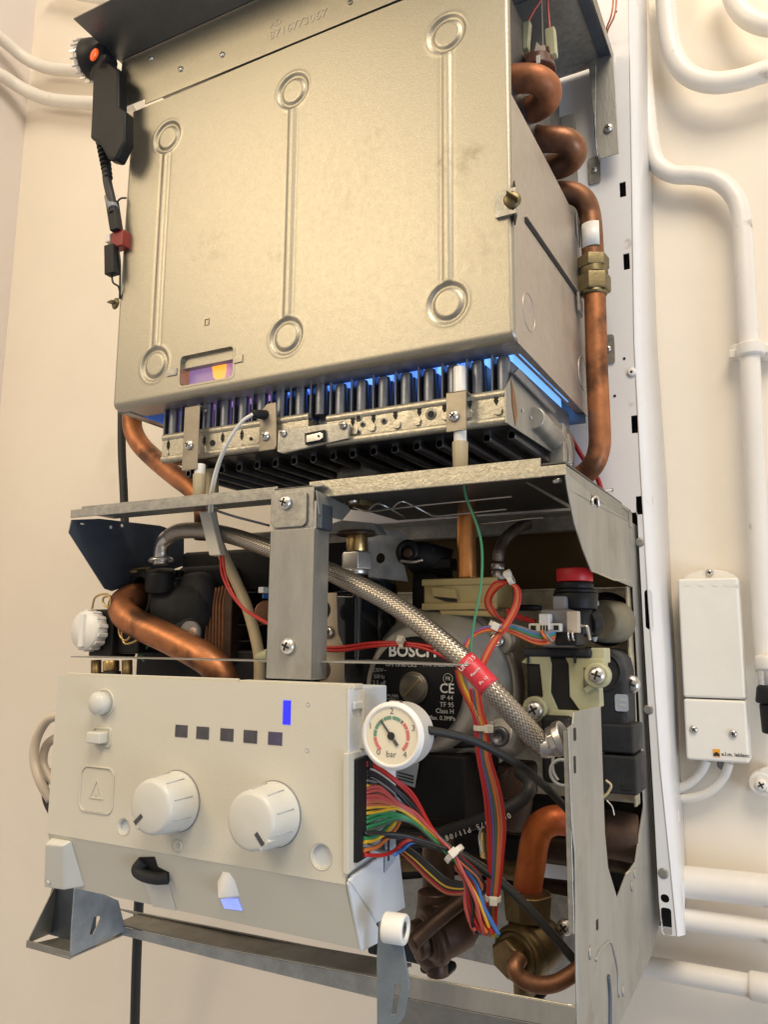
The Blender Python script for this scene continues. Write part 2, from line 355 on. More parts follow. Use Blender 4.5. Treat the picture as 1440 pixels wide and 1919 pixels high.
def tie(parent, p, ax, r, side=None):
    g = G(); ax = Vector(ax).normalized(); e = ax.orthogonal().normalized()
    g.lathe([(r, -.0018), (r+.0008, -.0018), (r+.0008, .0018), (r, .0018)], p, ax, 20, caps=False)
    d = Vector(side).normalized() if side else (CAM-Vector(p)).normalized()
    d = (d-ax*d.dot(ax)).normalized()
    g.obox(Vector(p)+d*(r+.0018), d*.002, ax*.0026, ax.cross(d)*.0026)
    return mk('cable_tie', g, 'clear_nylon', parent, .0004)

# ================================================================== THE PLACE
g = G(); g.add([(-1.2, 0, -2.2), (3.5, 0, -2.2), (3.5, 0, 3), (-1.2, 0, 3)], [(0, 1, 2, 3)])
tag(mk('wall', g, 'wall'), 'cream painted wall behind the boiler', 'wall', kind='structure')
g = G(); g.add([(-1.2, 0.02, -2.2), (-1.2, 0.02, 3), (-1.2, -1.2, 3), (-1.2, -1.2, -2.2)], [(0, 1, 2, 3)])
tag(mk('side_wall', g, 'wall2'), 'greyer painted side wall at the left corner', 'wall', kind='structure')

# white painted pipes on the wall
def wallpipe(label, lst, rpx, y=-.03, name='heating_pipe', grp='white painted pipes on the wall', clips=()):
    P_ = pts(lst, y); r = rpx*mpp(P_[len(P_)//2]); t = thing(name, label, 'pipe', grp)
    mk('pipe_run', G().tube(P_, r, 24, 10), 'pipe_white', t)
    return t, P_, r
tA, PA, rA = wallpipe('thin white pipe down the frame side, jogging right and down past a clip',
    [(1196, -60, -.012), (1200, 0, -.012), (1205, 80, -.012), (1211, 180, -.014), (1220, 262, -.02), (1232, 306, -.02), (1262, 326, -.02), (1305, 329, -.02), (1345, 338, -.02), (1376, 366, -.02), (1391, 410, -.02), (1397, 500, -.02), (1405, 640, -.02), (1415, 850, -.02), (1427, 1100, -.02), (1437, 1260, -.02)], 17)
g = G(); c = W(1408, 656, -.02)
g.lathe([(rA+.001, -.007), (rA+.0035, -.006), (rA+.0035, .006), (rA+.001, .007)], c, Z, 24)
for u in (1385, 1433):
    e = W(u, 655, -.012); g.cyl(e, e+Y*.012, .008, .009, 18, .002); g.cyl(e-Y*.004, e, .005, .006, 14)
g.box((c.x-.02, -.018, c.z-.0045), (c.x+.022, -.008, c.z+.0045)); mk('pipe_clip', g, 'pipe_white', tA, .0012)
wallpipe('thick white pipe dropping from the top and bending right at the upper right', [(1246, -60), (1249, 0), (1254, 60), (1266, 108), (1292, 141), (1335, 155), (1385, 150), (1440, 133), (1500, 118)], 19)
wallpipe('thick white pipe elbow in the top right corner of the photo', [(1362, -60), (1370, -20), (1385, 15), (1410, 38), (1450, 50), (1510, 52)], 19)
wallpipe('thickest and topmost of the three white pipes leaving the boiler foot', [(1225, 1646, -.03), (1290, 1653, -.03), (1365, 1661, -.03), (1450, 1671, -.03), (1520, 1680, -.03)], 29)
tB, PB, rB = wallpipe('middle of the three white pipes leaving the boiler foot to the right', [(1200, 1712, -.03), (1286, 1723, -.03), (1365, 1734, -.03), (1450, 1747, -.03), (1520, 1758, -.03)], 20)
tC, PC, rC = wallpipe('lowest of the three white pipes leaving the boiler foot to the right', [(1150, 1800, -.03), (1215, 1812, -.03), (1320, 1831, -.03), (1440, 1853, -.03), (1520, 1868, -.03)], 20)
c = W(1432, 1851, -.03); mk('pipe_joint', G().cyl(c-X*.012, c+X*.03, rC*1.25, None, 24, .003), 'pipe_white', tC)
wallpipe('upper of the two thin white pipes curving in from the left corner', [(-60, 30, -.14), (0, 72, -.08), (45, 108, -.04), (90, 128, -.02), (150, 133, -.02), (210, 134, -.02), (260, 133, -.02)], 11)
wallpipe('lower of the two thin white pipes curving in from the left corner', [(-60, 120, -.12), (0, 141, -.07), (45, 168, -.035), (95, 187, -.02), (160, 193, -.02), (260, 195, -.02)], 12)
wallpipe('faint thin white pipe crossing above the black pilot torch near the top edge', [(90, -20, -.02), (170, -4, -.02), (230, 4, -.02), (330, 10, -.02)], 9)
# right-hand vertical pipe beyond, barely in frame, with its clip and the black fitting on it
t = thing('black_fitting', 'black and chrome valve fitting on the painted pipe at the right edge', 'pipe fitting')
c0 = W(1440, 1255, -.03); c1 = W(1443, 1318, -.03); c2 = W(1446, 1375, -.03)
mk('white_sleeve', G().cyl(W(1437, 1228, -.03), c0, .010, .011, 20, .002), 'pipe_white', t)
mk('chrome_collar', G().cyl(c0, W(1441, 1285, -.03), .0085, .0085, 20, .001), 'chrome', t)
mk('body', G().cyl(W(1441, 1285, -.03), c1, .010, .0115, 20, .002).cyl(c1, c2, .0085, .0075, 20, .002), 'black', t)
t2 = thing('pipe_clip', 'white painted round clip with screw low at the right edge', 'clip')
e = W(1428, 1470, -.02); mk('clip_body', G().cyl(e, e+Y*.02, .011, .012, 20, .002).cyl(W(1445, 1462, -.02), W(1445, 1462, 0), .012, .012, 20, .002), 'pipe_white', t2)
screw(t2, e-Y*.0005, -Y, .0055, 'pipe_white')

# junction box on the wall
t = thing('junction_box', 'white wall mounted junction box with two screws and an orange and black logo', 'junction box')
yb = -.036
bl, br_ = W(1281, 1086, yb), W(1397, 1432, yb)
x0, x1, z1 = W(1281, 1300, yb).x, W(1398, 1300, yb).x, W(1340, 1083, yb).z; zs = W(1340, 1310, yb).z; z0 = W(1340, 1427, yb).z
g = G(); g.box((x0, yb, zs+.0006), (x1, -.004, z1)); mk('upper_cover', g, 'box_white', t, .0025)
g = G(); g.box((x0, yb-.0006, z0), (x1, -.004, zs-.0006)); mk('lower_cover', g, 'box_white', t, .0025)
xc = (x0+x1)/2; hw = (x1-x0)/2
arc = [Vector((xc+hw*1.0*cos(a), -.004, z1-.004+.014*sin(a))) for a in [pi*k/14 for k in range(15)]]
g = G(); g.plate(arc, -Y, .008); arc2 = [Vector((p.x*.55+xc*.45, p.y, z0+.006-(p.z-z1+.004)*1.1)) for p in arc]; g.plate(arc2, -Y, .008)
mk('mounting_flange', g, 'box_white', t, .0008)
screw(t, Vector((xc, -.0125, W(1336, 1073, -.012).z)), -Y, .0034, 'steel'); e = Vector((xc+.002, -.0123, z0-.005)); mk('fixing_hole', G().lathe([(.0052, 0), (.0052, .001), (.003, .0014)], e, -Y, 18), 'grey_plastic', t)
screw(t, W(1301, 1367, yb-.0007), -Y, .0036, 'steel'); screw(t, W(1375, 1375, yb-.0007), -Y, .0036, 'steel')
lg = W(1344, 1411, yb-.0008); mk('logo_square', G().box(lg+Vector((-.003, 0, -.0034)), lg+Vector((.003, -.0003, .0034))), 'ink_orange', t)
mk('logo_mark', G().plate([lg+Vector(q) for q in ((-.0026, -.0004, -.0026), (.0026, -.0004, -.0026), (.0026, -.0004, -.0008), (0, -.0004, .0012), (-.0026, -.0004, -.0008))], -Y, .0002), 'ink_black', t)
text('e.l.m. leblanc', W(1353, 1413, yb-.0008), .0046, X, Z, 'ink_black', t, align='LEFT', depth=.0001, bold=.00004)
for k, (u, v) in enumerate(((1290, 1096), (1315, 1096), (1341, 1096), (1364, 1097), (1380, 1097))):
    p = W(u, v, yb-.0001); mk('relief_mark', G().box(p+Vector((-.0022, 0, -.0012)), p+Vector((.0022, -.0003, .0012))), 'box_white', t, label=None)
mk('cable', G().tube(pts([(1326, 1425, -.018), (1315, 1446, -.018), (1295, 1466, -.016), (1268, 1480, -.014)]), .0042, 14), 'pipe_white', t)
mk('cable', G().tube(pts([(1368, 1430, -.018), (1358, 1455, -.018), (1335, 1480, -.016), (1305, 1493, -.014), (1262, 1497, -.012)]), .0042, 14), 'pipe_white', t)

# ------------------------------------------------------------------ back frame
t = thing('back_frame', 'white enamelled back frame rail with a row of black slots beside the wall', 'boiler frame')
yf = -.125
outer = pts([(1176, -60), (1181, 0), (1186, 300), (1191, 640), (1207, 950), (1226, 1240), (1250, 1560), (1266, 1690), (1272, 1755), (1244, 1752), (1236, 1690), (1226, 1500), (1207, 1180), (1195, 960)], yf)
inner_x = -.24
poly = outer[:]+[Vector((inner_x, yf, outer[-1].z)), Vector((inner_x, yf, outer[0].z))]
def slot(u, v, w_, h_, y, s=0): c = W(u, v, y); k = mpp(c); return rpoly(c, X, Z, w_/2*k*1.05, h_/2*k, .1+s)
holes = [slot(1168, 355, 11, 30, yf), slot(1175, 490, 11, 32, yf), slot(1190, 795, 11, 34, yf), slot(1199, 947, 11, 35, yf), slot(1217, 1142, 14, 74, yf, .8),
         slot(1247, 1684, 15, 15, yf, .8), slot(1250, 1727, 18, 48, yf, .5)]
mk('face_rail', G().plate(poly, Y, .0012, holes), 'white_frame', t, .0004)
wc = [(1214, -60), (1216, 0), (1222, 315), (1232, 640), (1250, 898), (1259, 1100), (1268, 1240), (1276, 1438), (1288, 1622), (1287, 1738)]
fr = [(1176, -60), (1181, 0), (1186, 300), (1191, 640), (1204, 898), (1216, 1100), (1226, 1240), (1240, 1438), (1259, 1622), (1272, 1755)]
A = pts(fr, yf-.0005); B = pts(wc, -.001)
Mid = [a.lerp(b, .22)+X*.004 for a, b in zip(A, B)]
g = G(); n = len(A); vs = []
for a, m_, b in zip(A, Mid, B): vs += [a, m_, b, b-X*.0012, m_-X*.0012, a-X*.0012]
fs = []
for i in range(n-1):
    for j in range(6): fs.append((i*6+j, i*6+(j+1) % 6, (i+1)*6+(j+1) % 6, (i+1)*6+j))
g.add(vs, fs); g.sm = [True]*len(g.sm); mk('side_flange', g, 'white_frame', t)
mk('recessed_back', G().box((-.60, -.012, -.24), (-.15, -.006, .75)), 'white_frame', t)
mk('slot_dark_sheet', G().box((-.20, -.05, -.25), (-.131, -.045, .7)), 'dark_gap', t)  # near-black sheet added so the slots read as a shaded hollow
for u, v in ((1185, 698), (1132, 698)):
    p = W(u, v, yf); g = G().lathe([(.0042, 0), (.0042, .0012), (.0025, .002)], p, -Y, 20); b_ = mk('rivet', g, 'white_frame', t)
    mk('hole', G().lathe([(.0011, 0), (.0011, .0003)], p-Y*.0021, -Y, 12), 'dark_gap', b_)
for u, v in ((1148, 918), (1095, 60), (1155, 22), (1171, 672), (1153, 742)):
    p = W(u, v, yf-.0001); mk('hole', G().lathe([(.0013, 0), (.0013, .0003)], p, -Y, 12), 'dark_gap', t)
for u, v, k in ((1115, 320, 0), (1138, 640, 1), (1141, 655, 0)):
    p = W(u, v, yf-.0005); g = G().plate(rpoly(p, X, Z, .006, .014 if not k else .002, .5), -Y, .0012); b_ = mk('bracket_tab', g, 'galv', t, .0003)
    if not k: screw(b_, p-Y*.0013, -Y, .003, 'chrome')
for u, v in ((1216, 1330), (1200, 1016), (1244, 1637)):
    p = W(u, v, yf-.0003); mk('dimple', G().lathe([(.0042, 0), (.0035, .0006), (.002, .0007)], p, -Y, 16), 'galv', t)
for k in range(3):
    pass
# galvanised bracket with screw at top right
t = thing('corner_bracket', 'grey sheet metal bracket with one screw above the copper bends', 'bracket')
yk = -.140
mk('front_face', G().plate(pts([(1118, 108), (1134, 102), (1151, 109), (1161, 287), (1126, 297), (1119, 284)], yk), Y, .001), 'galv_plate', t, .0003)
mk('folded_side', G().plate(pts([(1104, 120, yk+.0), (1117, 108, yk), (1118, 285, yk), (1122, 296, yk)], yk), Y, .012), 'galv', t, .0003)
screw(t, W(1141, 241, yk), -Y, .0044)

# ------------------------------------------------------------------ combustion chamber
t = thing('combustion_chamber', 'large brushed metal combustion chamber box with pressed rings and ribs', 'boiler part')
yc = -.35; XL, XR, ZB, ZT = -.549, -.168, .206, .503
circles = [W(313, 257, yc), W(290, 683, yc), W(549, 170, yc), W(536, 630, yc), W(837, 63, yc), W(839, 568, yc)]
wa, wb = W(338, 663, yc), W(434, 714, yc)
wx0, wx1 = W(336, 700, yc).x, W(437, 690, yc).x; wz1 = W(386, 658, yc).z; wz0 = W(386, 716, yc).z
def sm(a, b, x): t_ = max(0, min(1, (x-a)/(b-a))); return t_*t_*(3-2*t_)
def height(x, z):                                     # outward (towards the room)
    h = 0
    for c in circles:
        r = sqrt((x-c.x)**2+(z-c.z)**2)
        if r < .019: h -= .0018*(sm(.0162, .0138, r)-sm(.0122, .0100, r)); h += .0004*math.exp(-((r-.0168)/.0012)**2)
    for a, b in ((0, 1), (2, 3), (4, 5)):
        ca, cb = circles[a], circles[b]; xc_ = ca.x+(cb.x-ca.x)*(z-ca.z)/(cb.z-ca.z)
        if cb.z+.014 < z < ca.z-.014:
            d = abs(x-xc_); e = min(sm(cb.z+.014, cb.z+.020, z), sm(ca.z-.014, ca.z-.020, z)); h += .0010*sm(.0042, .0015, d)*e-(.0003*math.exp(-((d-.0052)/.001)**2))
    h += .0006*sin(x*17+1)*sin(z*13+.5)
    # rolled edges
    return h
NX, NZ = 300, 236
g = G(); idx = {}
wc_ = Vector(((wx0+wx1)/2, 0, (wz0+wz1)/2)); wrx, wrz = (wx1-wx0)/2, (wz1-wz0)/2
def inwin(x, z):
    dx, dz = abs(x-wc_.x), abs(z-wc_.z); r = .004
    if dx > wrx or dz > wrz: return False
    if dx > wrx-r and dz > wrz-r: return (dx-wrx+r)**2+(dz-wrz+r)**2 < r*r
    return True
RB = .006
for j in range(NZ+1):
    for i in range(NX+1):
        x = XL+(XR-XL)*i/NX; z = ZB+(ZT-ZB)*j/NZ; y = yc-height(x, z)
        ex_ = min(x-XL, XR-x); ez_ = z-ZB
        if ex_ < .003: q = 1-ex_/.003; y += .003*(1-sqrt(max(0, 1-q*q)))
        if ez_ < RB: q = 1-ez_/RB; y += RB*(1-sqrt(max(0, 1-q*q)))
        idx[i, j] = len(g.v); g.v.append(Vector((x, y, z)))
for j in range(NZ):
    for i in range(NX):
        x = XL+(XR-XL)*(i+.5)/NX; z = ZB+(ZT-ZB)*(j+.5)/NZ
        if inwin(x, z): continue
        g.f.append((idx[i, j], idx[i+1, j], idx[i+1, j+1], idx[i, j+1])); g.sm.append(True)
fp = mk('front_panel', g, 'alu', t, recalc=False)
# window
fr_ = rpoly(Vector((wc_.x, yc-.0003, wc_.z)), X, Z, wrx+.0016, wrz+.0016, .3, 6); fi_ = rpoly(Vector((wc_.x, yc-.0003, wc_.z)), X, Z, wrx-.0006, wrz-.0006, .3, 6)
win = mk('viewing_window', G().plate(fr_, Y, .0125, [fi_]), 'alu', t, .0004)
mk('mica_pane', G().box((wx0, yc+.0118, wz0), (wx1, yc+.0122, wz1)), 'mica', win)
zt_ = wz1-.010
mk('top_ledge', G().box((wx0-.001, yc+.004, zt_), (wx1+.001, yc+.011, wz1+.001)), 'alu', win)
mk('window_tab', G().box(W(312, 700, yc-.0012)-Vector((0, 0, .0028)), W(334, 692, yc+.001)+Vector((0, 0, .001))), 'galv', win, .0004)
mk('window_tab', G().box(W(437, 675, yc-.0010)-Vector((0, 0, .0028)), W(457, 667, yc+.001)+Vector((0, 0, .001))), 'alu', win, .0004)
fl = thing('gas_flame', 'orange and lilac flame glowing behind the little viewing window', 'flame')
g = G().box((wx0-.02, yc+.032, wz0-.03), (wx1+.02, yc+.034, wz1+.006)); mk('lilac_flame', g, 'flame_lilac', fl)
p = W(411, 690, yc+.026); mk('orange_flame', G().lathe([(.002, -.011), (.0050, -.008), (.0062, 0), (.0058, .009), (.0052, .014)], p, Z, 20), 'flame_orange', fl)
# square nib
p = W(387, 603, yc-.0003); mk('pressed_square', G().plate(rpoly(p, X, Z, .0026, .0031, .1), -Y, .0006, [rpoly(p+Vector((.0004, 0, -.0003)), X, Z, .0019, .0024, .1)]), 'alu', t)
# flanges / bottom lip
g = G(); g.box((XL+.001, yc+RB, ZB), (XR-.001, yc+.030, ZB+.0012)); mk('bottom_lip', g, 'alu_side', t)
# side panel right
side = px([(968, 192), (1030, 310), (1080, 408), (1096, 450), (1104, 600), (1103, 780), (1098, 792)], XR+.0)
side = [Vector((XR, min(p.y, -.150), p.z)) for p in side]
sp = [Vector((XR, yc+.003, ZB+.004)), Vector((XR, yc+.003, side[0].z))]+side[1:4]+[Vector((XR, -.150, ZB-.004)), Vector((XR, yc+.008, ZB-.001))]
mk('side_panel', G().plate(sp, -X, .001), 'alu_side', t, .0004)
lsp = [Vector((XL, p.y, p.z)) for p in sp]; mk('side_panel', G().plate(lsp, X, .001), 'alu_side', t, .0004)
mk('side_lip', G().box((XR-.010, yc+.012, ZB-.001), (XR-.001, -.151, ZB+.0005)), 'alu_side', t); mk('side_lip', G().box((XL+.001, yc+.012, ZB-.001), (XL+.010, -.151, ZB+.0005)), 'alu_side', t)
mk('rear_panel', G().box((XL+.002, -.152, ZB-.01), (XR-.002, -.150, ZT)), 'galv_dull', t)
a, b = WX(984, 412, XR), WX(1084, 556, XR); d = (b-a).normalized(); nz = X.cross(d)
mk('pressed_slot', G().plate([a-nz*.0018, b-nz*.0018, b+nz*.0018, a+nz*.0018], X, .0008), 'dark_gap', t); mk('slot_fold', G().plate([a+nz*.0018, b+nz*.0018, b+nz*.0032, a+nz*.0032], X, .0022), 'alu_side', t, .0003)
p = WX(1085, 572, XR+.002); mk('fold_tab', G().plate([p+Vector(q) for q in ((0, -.006, .010), (0, .008, .004), (0, .006, -.010), (0, -.004, -.006))], X, .002), 'galv', t, .0004)
p = WX(1083, 430, XR+.001); mk('fold_tab', G().plate([p+Vector(q) for q in ((0, -.006, .014), (0, .004, .006), (0, .004, -.016), (0, -.004, -.006))], X, .0015), 'galv', t, .0004)
for (u, v, r) in ((992, 585, .014), (1093, 700, .015)):
    p = WX(u, v, XR); mk('pressed_ring', G().torus(p, X, r, .0006, 32, 6), 'alu_side', t)
# wing screw and square clip on right edge
p = W(959, 377, yc-.003)
mk('square_clip', G().plate(rpoly(Vector((XR-.004, yc-.0005, p.z)), X, Z, .0078, .0098, .12), -Y, .0030), 'galv', t, .0008)
def wing(c, ax, parent, s=1., tilt=.2):
    g = G(); ax = Vector(ax).normalized(); g.lathe([(.0055*s, 0), (.0068*s, .0012*s), (.0060*s, .003*s), (.0025*s, .0045*s)], c, ax, 22)
    e = (Z*cos(tilt)+ax.cross(Z)*sin(tilt)); f_ = ax.cross(e)
    g.obox(Vector(c)+ax*.006*s, e*.0052*s, f_*.0008*s, ax*.0035*s)
    return mk('wing_screw', g, 'olive_nut', parent, .0005)
wing(Vector((XR+.001, yc-.003, p.z)), (0.35, -1, 0), t, .95, .9)
g = G(); c = Vector((XR+.001, yc+.006, p.z)); g.plate([c+Vector(q) for q in ((0, -.006, .017), (0, -.001, .006), (0, -.001, -.006), (0, -.006, -.017), (0, -.010, -.006), (0, -.010, .006))], X, .001)
mk('clip_gap', g, 'dark_gap', t)
# wing screw on left edge
wing(W(219, 570, yc+.004), (-.25, -1, .05), t, .85, 1.5)

# upper cover strip (above the seam)
t = thing('upper_cover', 'metal strip with stamped numbers and three small screws above the seam', 'boiler part')
zt = .566; yu = yc-.0015
nb = [W(228, 122, yu), W(227, 203, yu), W(271, 190, yu), W(271, 200, yu)]
pl = [Vector((nb[0].x, yu, zt)), Vector((nb[0].x, yu, nb[1].z)), Vector((nb[2].x, yu, nb[1].z)), Vector((nb[2].x, yu, ZT+.0012)), Vector((XR+.001, yu, ZT+.0012)), Vector((XR+.001, yu, zt))]
mk('cover_plate', G().plate(pl, Y, .001), 'alu', t, .0004)
g = G(); g.box((XL-.006, yu+.014, nb[1].z-.016), (XL+.016, yu+.02, ZT+.012)); mk('dark_gap', g, 'dark_gap', t)
for u, v in ((284, 110), (339, 130), (417, 103)): screw(t, W(u, v, yu), -Y, .0027, 'chrome')
p = W(657, 5, yu); screw(t, p, -Y, .0022, 'alu')
text('8716773067', W(558, 46, yu-.0001), .0108, X, Z, 'alu_side', t, 'stamped_number', depth=.0003, sx_=1.1)
text('AD', W(517, 44, yu-.0001), .0085, X, Z, 'alu_side', t, 'stamped_number', depth=.0003)

# flue hood
t = thing('flue_hood', 'sheet metal flue hood, darkened as if shaded, flaring out above the combustion chamber', 'flue hood')
hx0, hx1 = -.568, -.138
lip = WX(137, 36, hx0)
g = G(); g.plate([Vector((hx0, yu-.001, zt-.003)), Vector((hx1, yu-.001, zt-.003)), Vector((hx1, lip.y, lip.z)), Vector((hx0, lip.y, lip.z))], Z, .0012); mk('front_lip', g, 'hood', t, .0003)
mk('top_sheet', G().box((hx0, yu, zt-.003), (hx1, -.128, zt-.0018)), 'galv', t)
fe = [Vector((hx1+.0005, lip.y, lip.z)), Vector((hx1+.0005, -.131, zt-.006)), Vector((hx1+.0005, -.128, zt+.004)), Vector((hx1+.0005, lip.y, lip.z+.03))]
mk('side_flange', G().plate(fe, X, .0012), 'hood', t)
mk('side_lip', G().box((hx1-.010, lip.y+.01, zt-.0045), (hx1, -.131, zt-.0032)), 'dark_plate', t)
mk('inner_back_sheet', G().box((XL, -.118, .40), (-.150, -.116, zt-.004)), 'dark_plate', t)
mk('inner_liner', G().box((XL, -.24, .50), (-.175, -.236, zt-.004)), 'galv_plate', t)

# ------------------------------------------------------------------ heat exchanger bends
t = thing('heat_exchanger', 'copper heat exchanger with stacked return bends beside the chamber', 'heat exchanger')
def bend(lst, rpx, m, nm='return_bend'):
    P_ = pts(lst); r = rpx*mpp(P_[len(P_)//2]); return mk(nm, G().tube(P_, r, 22, 8), m, t), P_, r
bend([(930, 150, -.29), (980, 147, -.29), (1008, 150, -.288), (1026, 165, -.28), (1026, 185, -.268), (1010, 200, -.258), (985, 208, -.25), (950, 214, -.24)], 25.5, 'copper_matte')
bend([(960, 264, -.228), (1030, 261, -.228), (1060, 264, -.225), (1076, 278, -.218), (1073, 296, -.207), (1052, 310, -.200), (1010, 318, -.19)], 24, 'copper_dull')
mk('solder_collar', G().cyl(W(1004, 262, -.225), W(1018, 262, -.225), .0120, None, 22, .001), 'copper_dull', t)
mk('exchanger_block', G().box((XL+.01, -.33, .33), (XR-.016, -.155, .52)), 'black_metal', t, .002)
# thermostat
t = thing('safety_thermostat', 'dark red thermostat disc with two cream spade connectors and red wires', 'thermostat')
c = W(1010, 118, -.262)
mk('body', G().cyl(c-Z*.009, c+Z*.003, .0145, .012, 24, .001).box(c+Vector((-.011, -.006, .003)), c+Vector((.011, .006, .008))), 'w_brown', t, .0006)
mk('print_strip', G().box(W(1008, 112, -.279)+Vector((-.001, 0, -.003)), W(1008, 112, -.279)+Vector((.002, .001, .004))), 'ink_grey', t)
for (u0, v0, u1, v1) in ((987, 45, 983, 97), (1032, 56, 1036, 108)):
    a, b = W(u0, v0, -.262), W(u1, v1, -.262); d = (b-a)/2; s_ = X; g = G().obox((a+b)/2, d, X*.0042, Y*.0035); mk('spade_connector', g, 'beige_green', t, .001)
mk('paper_tag', G().plate(pts([(1000, 108), (1006, 78), (1014, 86), (1022, 84), (1026, 112)], -.2685), Y, .0004), 'w_cream', t)
mk('red_wire', G().tube(pts([(987, 46, -.262), (1000, 22, -.262), (1018, -10, -.262), (1022, -60, -.262)]), .0010, 8), 'w_pink', t)
mk('red_wire', G().tube(pts([(1031, 56, -.262), (1028, 20, -.262), (1025, -20, -.262), (1020, -60, -.262)]), .0010, 8), 'w_pink', t)
t = thing('wire_pair', 'pair of orange wires running down inside the top right corner', 'wires')
for du in (0, 6): mk('wire', G().tube(pts([(1147+du, -40, -.15), (1150+du, 0, -.15), (1146+du, 30, -.15), (1137+du*.6, 55, -.142), (1136, 75, -.13)]), .0009, 8), 'w_salmon', t)

# ------------------------------------------------------------------ copper pipe right, with compression fitting
t = thing('copper_pipe', 'long copper pipe down the right side with a brass compression fitting and white tag', 'pipe')
yp = -.165
PP = pts([(1000, 372, -.185), (1040, 362, -.18), (1074, 362, -.175), (1096, 376, -.17), (1106, 402, yp), (1110, 440, yp), (1113, 500, yp)])
rP = 20*mpp(PP[3]); mk('upper_pipe', G().tube(PP, rP*1.02, 24, 8), 'copper_dull', t)
PL = pts([(1115, 520, yp), (1117, 600, yp), (1120, 700, yp), (1124, 790, yp), (1124, 838, yp), (1112, 872, yp), (1085, 895, yp+.005), (1040, 906, yp+.01), (985, 912, yp+.02), (930, 918, yp+.03)])
mk('lower_pipe', G().tube(PL, rP*.98, 24, 8), 'copper', t)
c0, c1, c2, c3, c4 = W(1113, 482, yp), W(1113, 505, yp), W(1113.5, 508, yp), W(1114, 517, yp), W(1115, 549, yp)
f_ = mk('fitting', G().nut(c0, c1, .0142).cyl(c1, c3, .0125, None, 24).nut(c3, c4, .0150), 'olive_nut', t, .0005)
mk('collar', G().cyl(W(1115, 549, yp), W(1115, 555, yp), .0122, .0105, 24), 'olive_nut', f_)
c = W(1114, 446, yp-rP*1.04); g = G()                # wrapped white tag
ar = [W(1112, 446, yp)+Vector((rP*1.06*sin(a), -rP*1.06*cos(a), 0)) for a in [(-.95+1.75*k/10) for k in range(11)]]
h = .0115; g.add([p+Z*h for p in ar]+[p-Z*h for p in ar], [(k, k+1, k+12, k+11) for k in range(10)], True)
tg = mk('paper_tag', g, 'white', t, recalc=False); md = tg.modifiers.new('s', 'SOLIDIFY'); md.thickness = .0003
for k in range(3):
    p = ar[1+k]+Z*.001-Y*.0004; mk('print_line', G().obox(p, (ar[2]-ar[1]).normalized()*.0003, Z*(.007-.0012*k), Y*.0001), 'ink_grey', tg)

# copper pipe left
t = thing('copper_pipe', 'bare copper pipe curving out under the left corner of the chamber', 'pipe')
PL = pts([(247, 740, -.27), (247, 775, -.27), (249, 805, -.27), (262, 832, -.272), (292, 862, -.275), (330, 893, -.28), (365, 920, -.285), (382, 950, -.285), (384, 1010, -.285)]); mk('pipe_run', G().tube(PL, 18*mpp(PL[2]), 24, 8), 'copper', t)
t = thing('black_cable', 'thick black cable hanging on the wall behind the copper pipe on the left', 'cable')
mk('cable_run', G().tube(pts([(228, 760, -.12), (228, 840, -.12), (232, 930, -.12), (234, 1010, -.12), (232, 1100, -.1), (225, 1200, -.08)]), .0052, 14), 'rubber', t)
t = thing('black_cable', 'thick black cable hanging below the bottom rail on the left', 'cable')
mk('cable_run', G().tube(pts([(262, 1640, -.12), (258, 1740, -.10), (255, 1820, -.09), (252, 1930, -.08), (248, 2020, -.08)]), .0056, 14), 'rubber', t)

# ------------------------------------------------------------------ burner
t = thing('gas_burner', 'steel gas burner with a row of blued bars above a punched manifold', 'burner')
yb = -.333
xa, xb = W(612, 800, yb).x, W(949, 760, yb).x; zt_ = W(949, 727, yb).z; zb_ = W(949, 795, yb).z
def manifold(x0, x1, zt__, zb__, y):
    g = G(); g.box((x0, y, zb__+.004), (x1, y+.016, zt__-.004))
    for z_ in (zt__-.0035, zb__+.0035): g.cyl((x0, y+.002, z_), (x1, y+.002, z_), .0035, None, 14)
    m_ = mk('manifold', g, 'galv_bright', t, .0006)
    return m_
mr_ = manifold(xa, xb, zt_, zb_, yb)
yl = -.333; xl0, xl1 = W(303, 840, yl).x, W(520, 810, yl).x; zl1 = W(303, 814, yl).z; zl0 = W(303, 868, yl).z
ml_ = manifold(xl0, xl1+.03, zl1, zl0, yl)
# punched slots and lanced tabs
def keyhole(u, v, m_):
    p = W(u, v, yb-.0004); p.y = yb-.0004
    g = G().plate([p+Vector(q) for q in ((0, 0, .0045), (.0018, 0, .001), (.001, 0, 0), (.0018, 0, -.001), (0, 0, -.0045), (-.0018, 0, -.001), (-.001, 0, 0), (-.0018, 0, .001))], -Y, .0003); mk('punched_hole', g, 'dark_gap', m_)
def tabp(u, v, m_):
    p = W(u, v, yb-.0004); g = G().plate([p+Vector(q) for q in ((-.0026, 0, .0022), (.002, 0, .0030), (.0034, 0, .0005), (.0026, 0, -.0028), (-.0006, 0, -.0032), (-.0026, 0, -.0022))], -Y, .0012); mk('lanced_tab', g, 'galv_bright', m_, .0003)
for u, v in ((661, 788), (700, 782), (741, 776), (786, 769), (833, 762), (881, 755), (930, 748)): keyhole(u, v, mr_)
for u, v in ((665, 807), (697, 801), (744, 796), (782, 790), (835, 780), (879, 776), (934, 770)): tabp(u, v, mr_)
for u, v in ((315, 834), (383, 825), (417, 820), (453, 815)): keyhole(u, v, ml_)
for u, v in ((311, 851), (381, 843), (418, 838), (449, 835)): tabp(u, v, ml_)
for u, v, r in ((808, 776, .0026), (720, 789, .0016), (672, 783, .0018), (680, 795, .0014), (672, 810, .0014)): mk('round_hole', G().lathe([(r*1.7, 0), (r*1.6, .0006), (r, .0007)], W(u, v, yb-.0002), -Y, 18), 'galv_dull', mr_); mk('round_hole', G().lathe([(r, 0), (r, .0003)], W(u, v, yb-.001), -Y, 18), 'dark_gap', mr_)
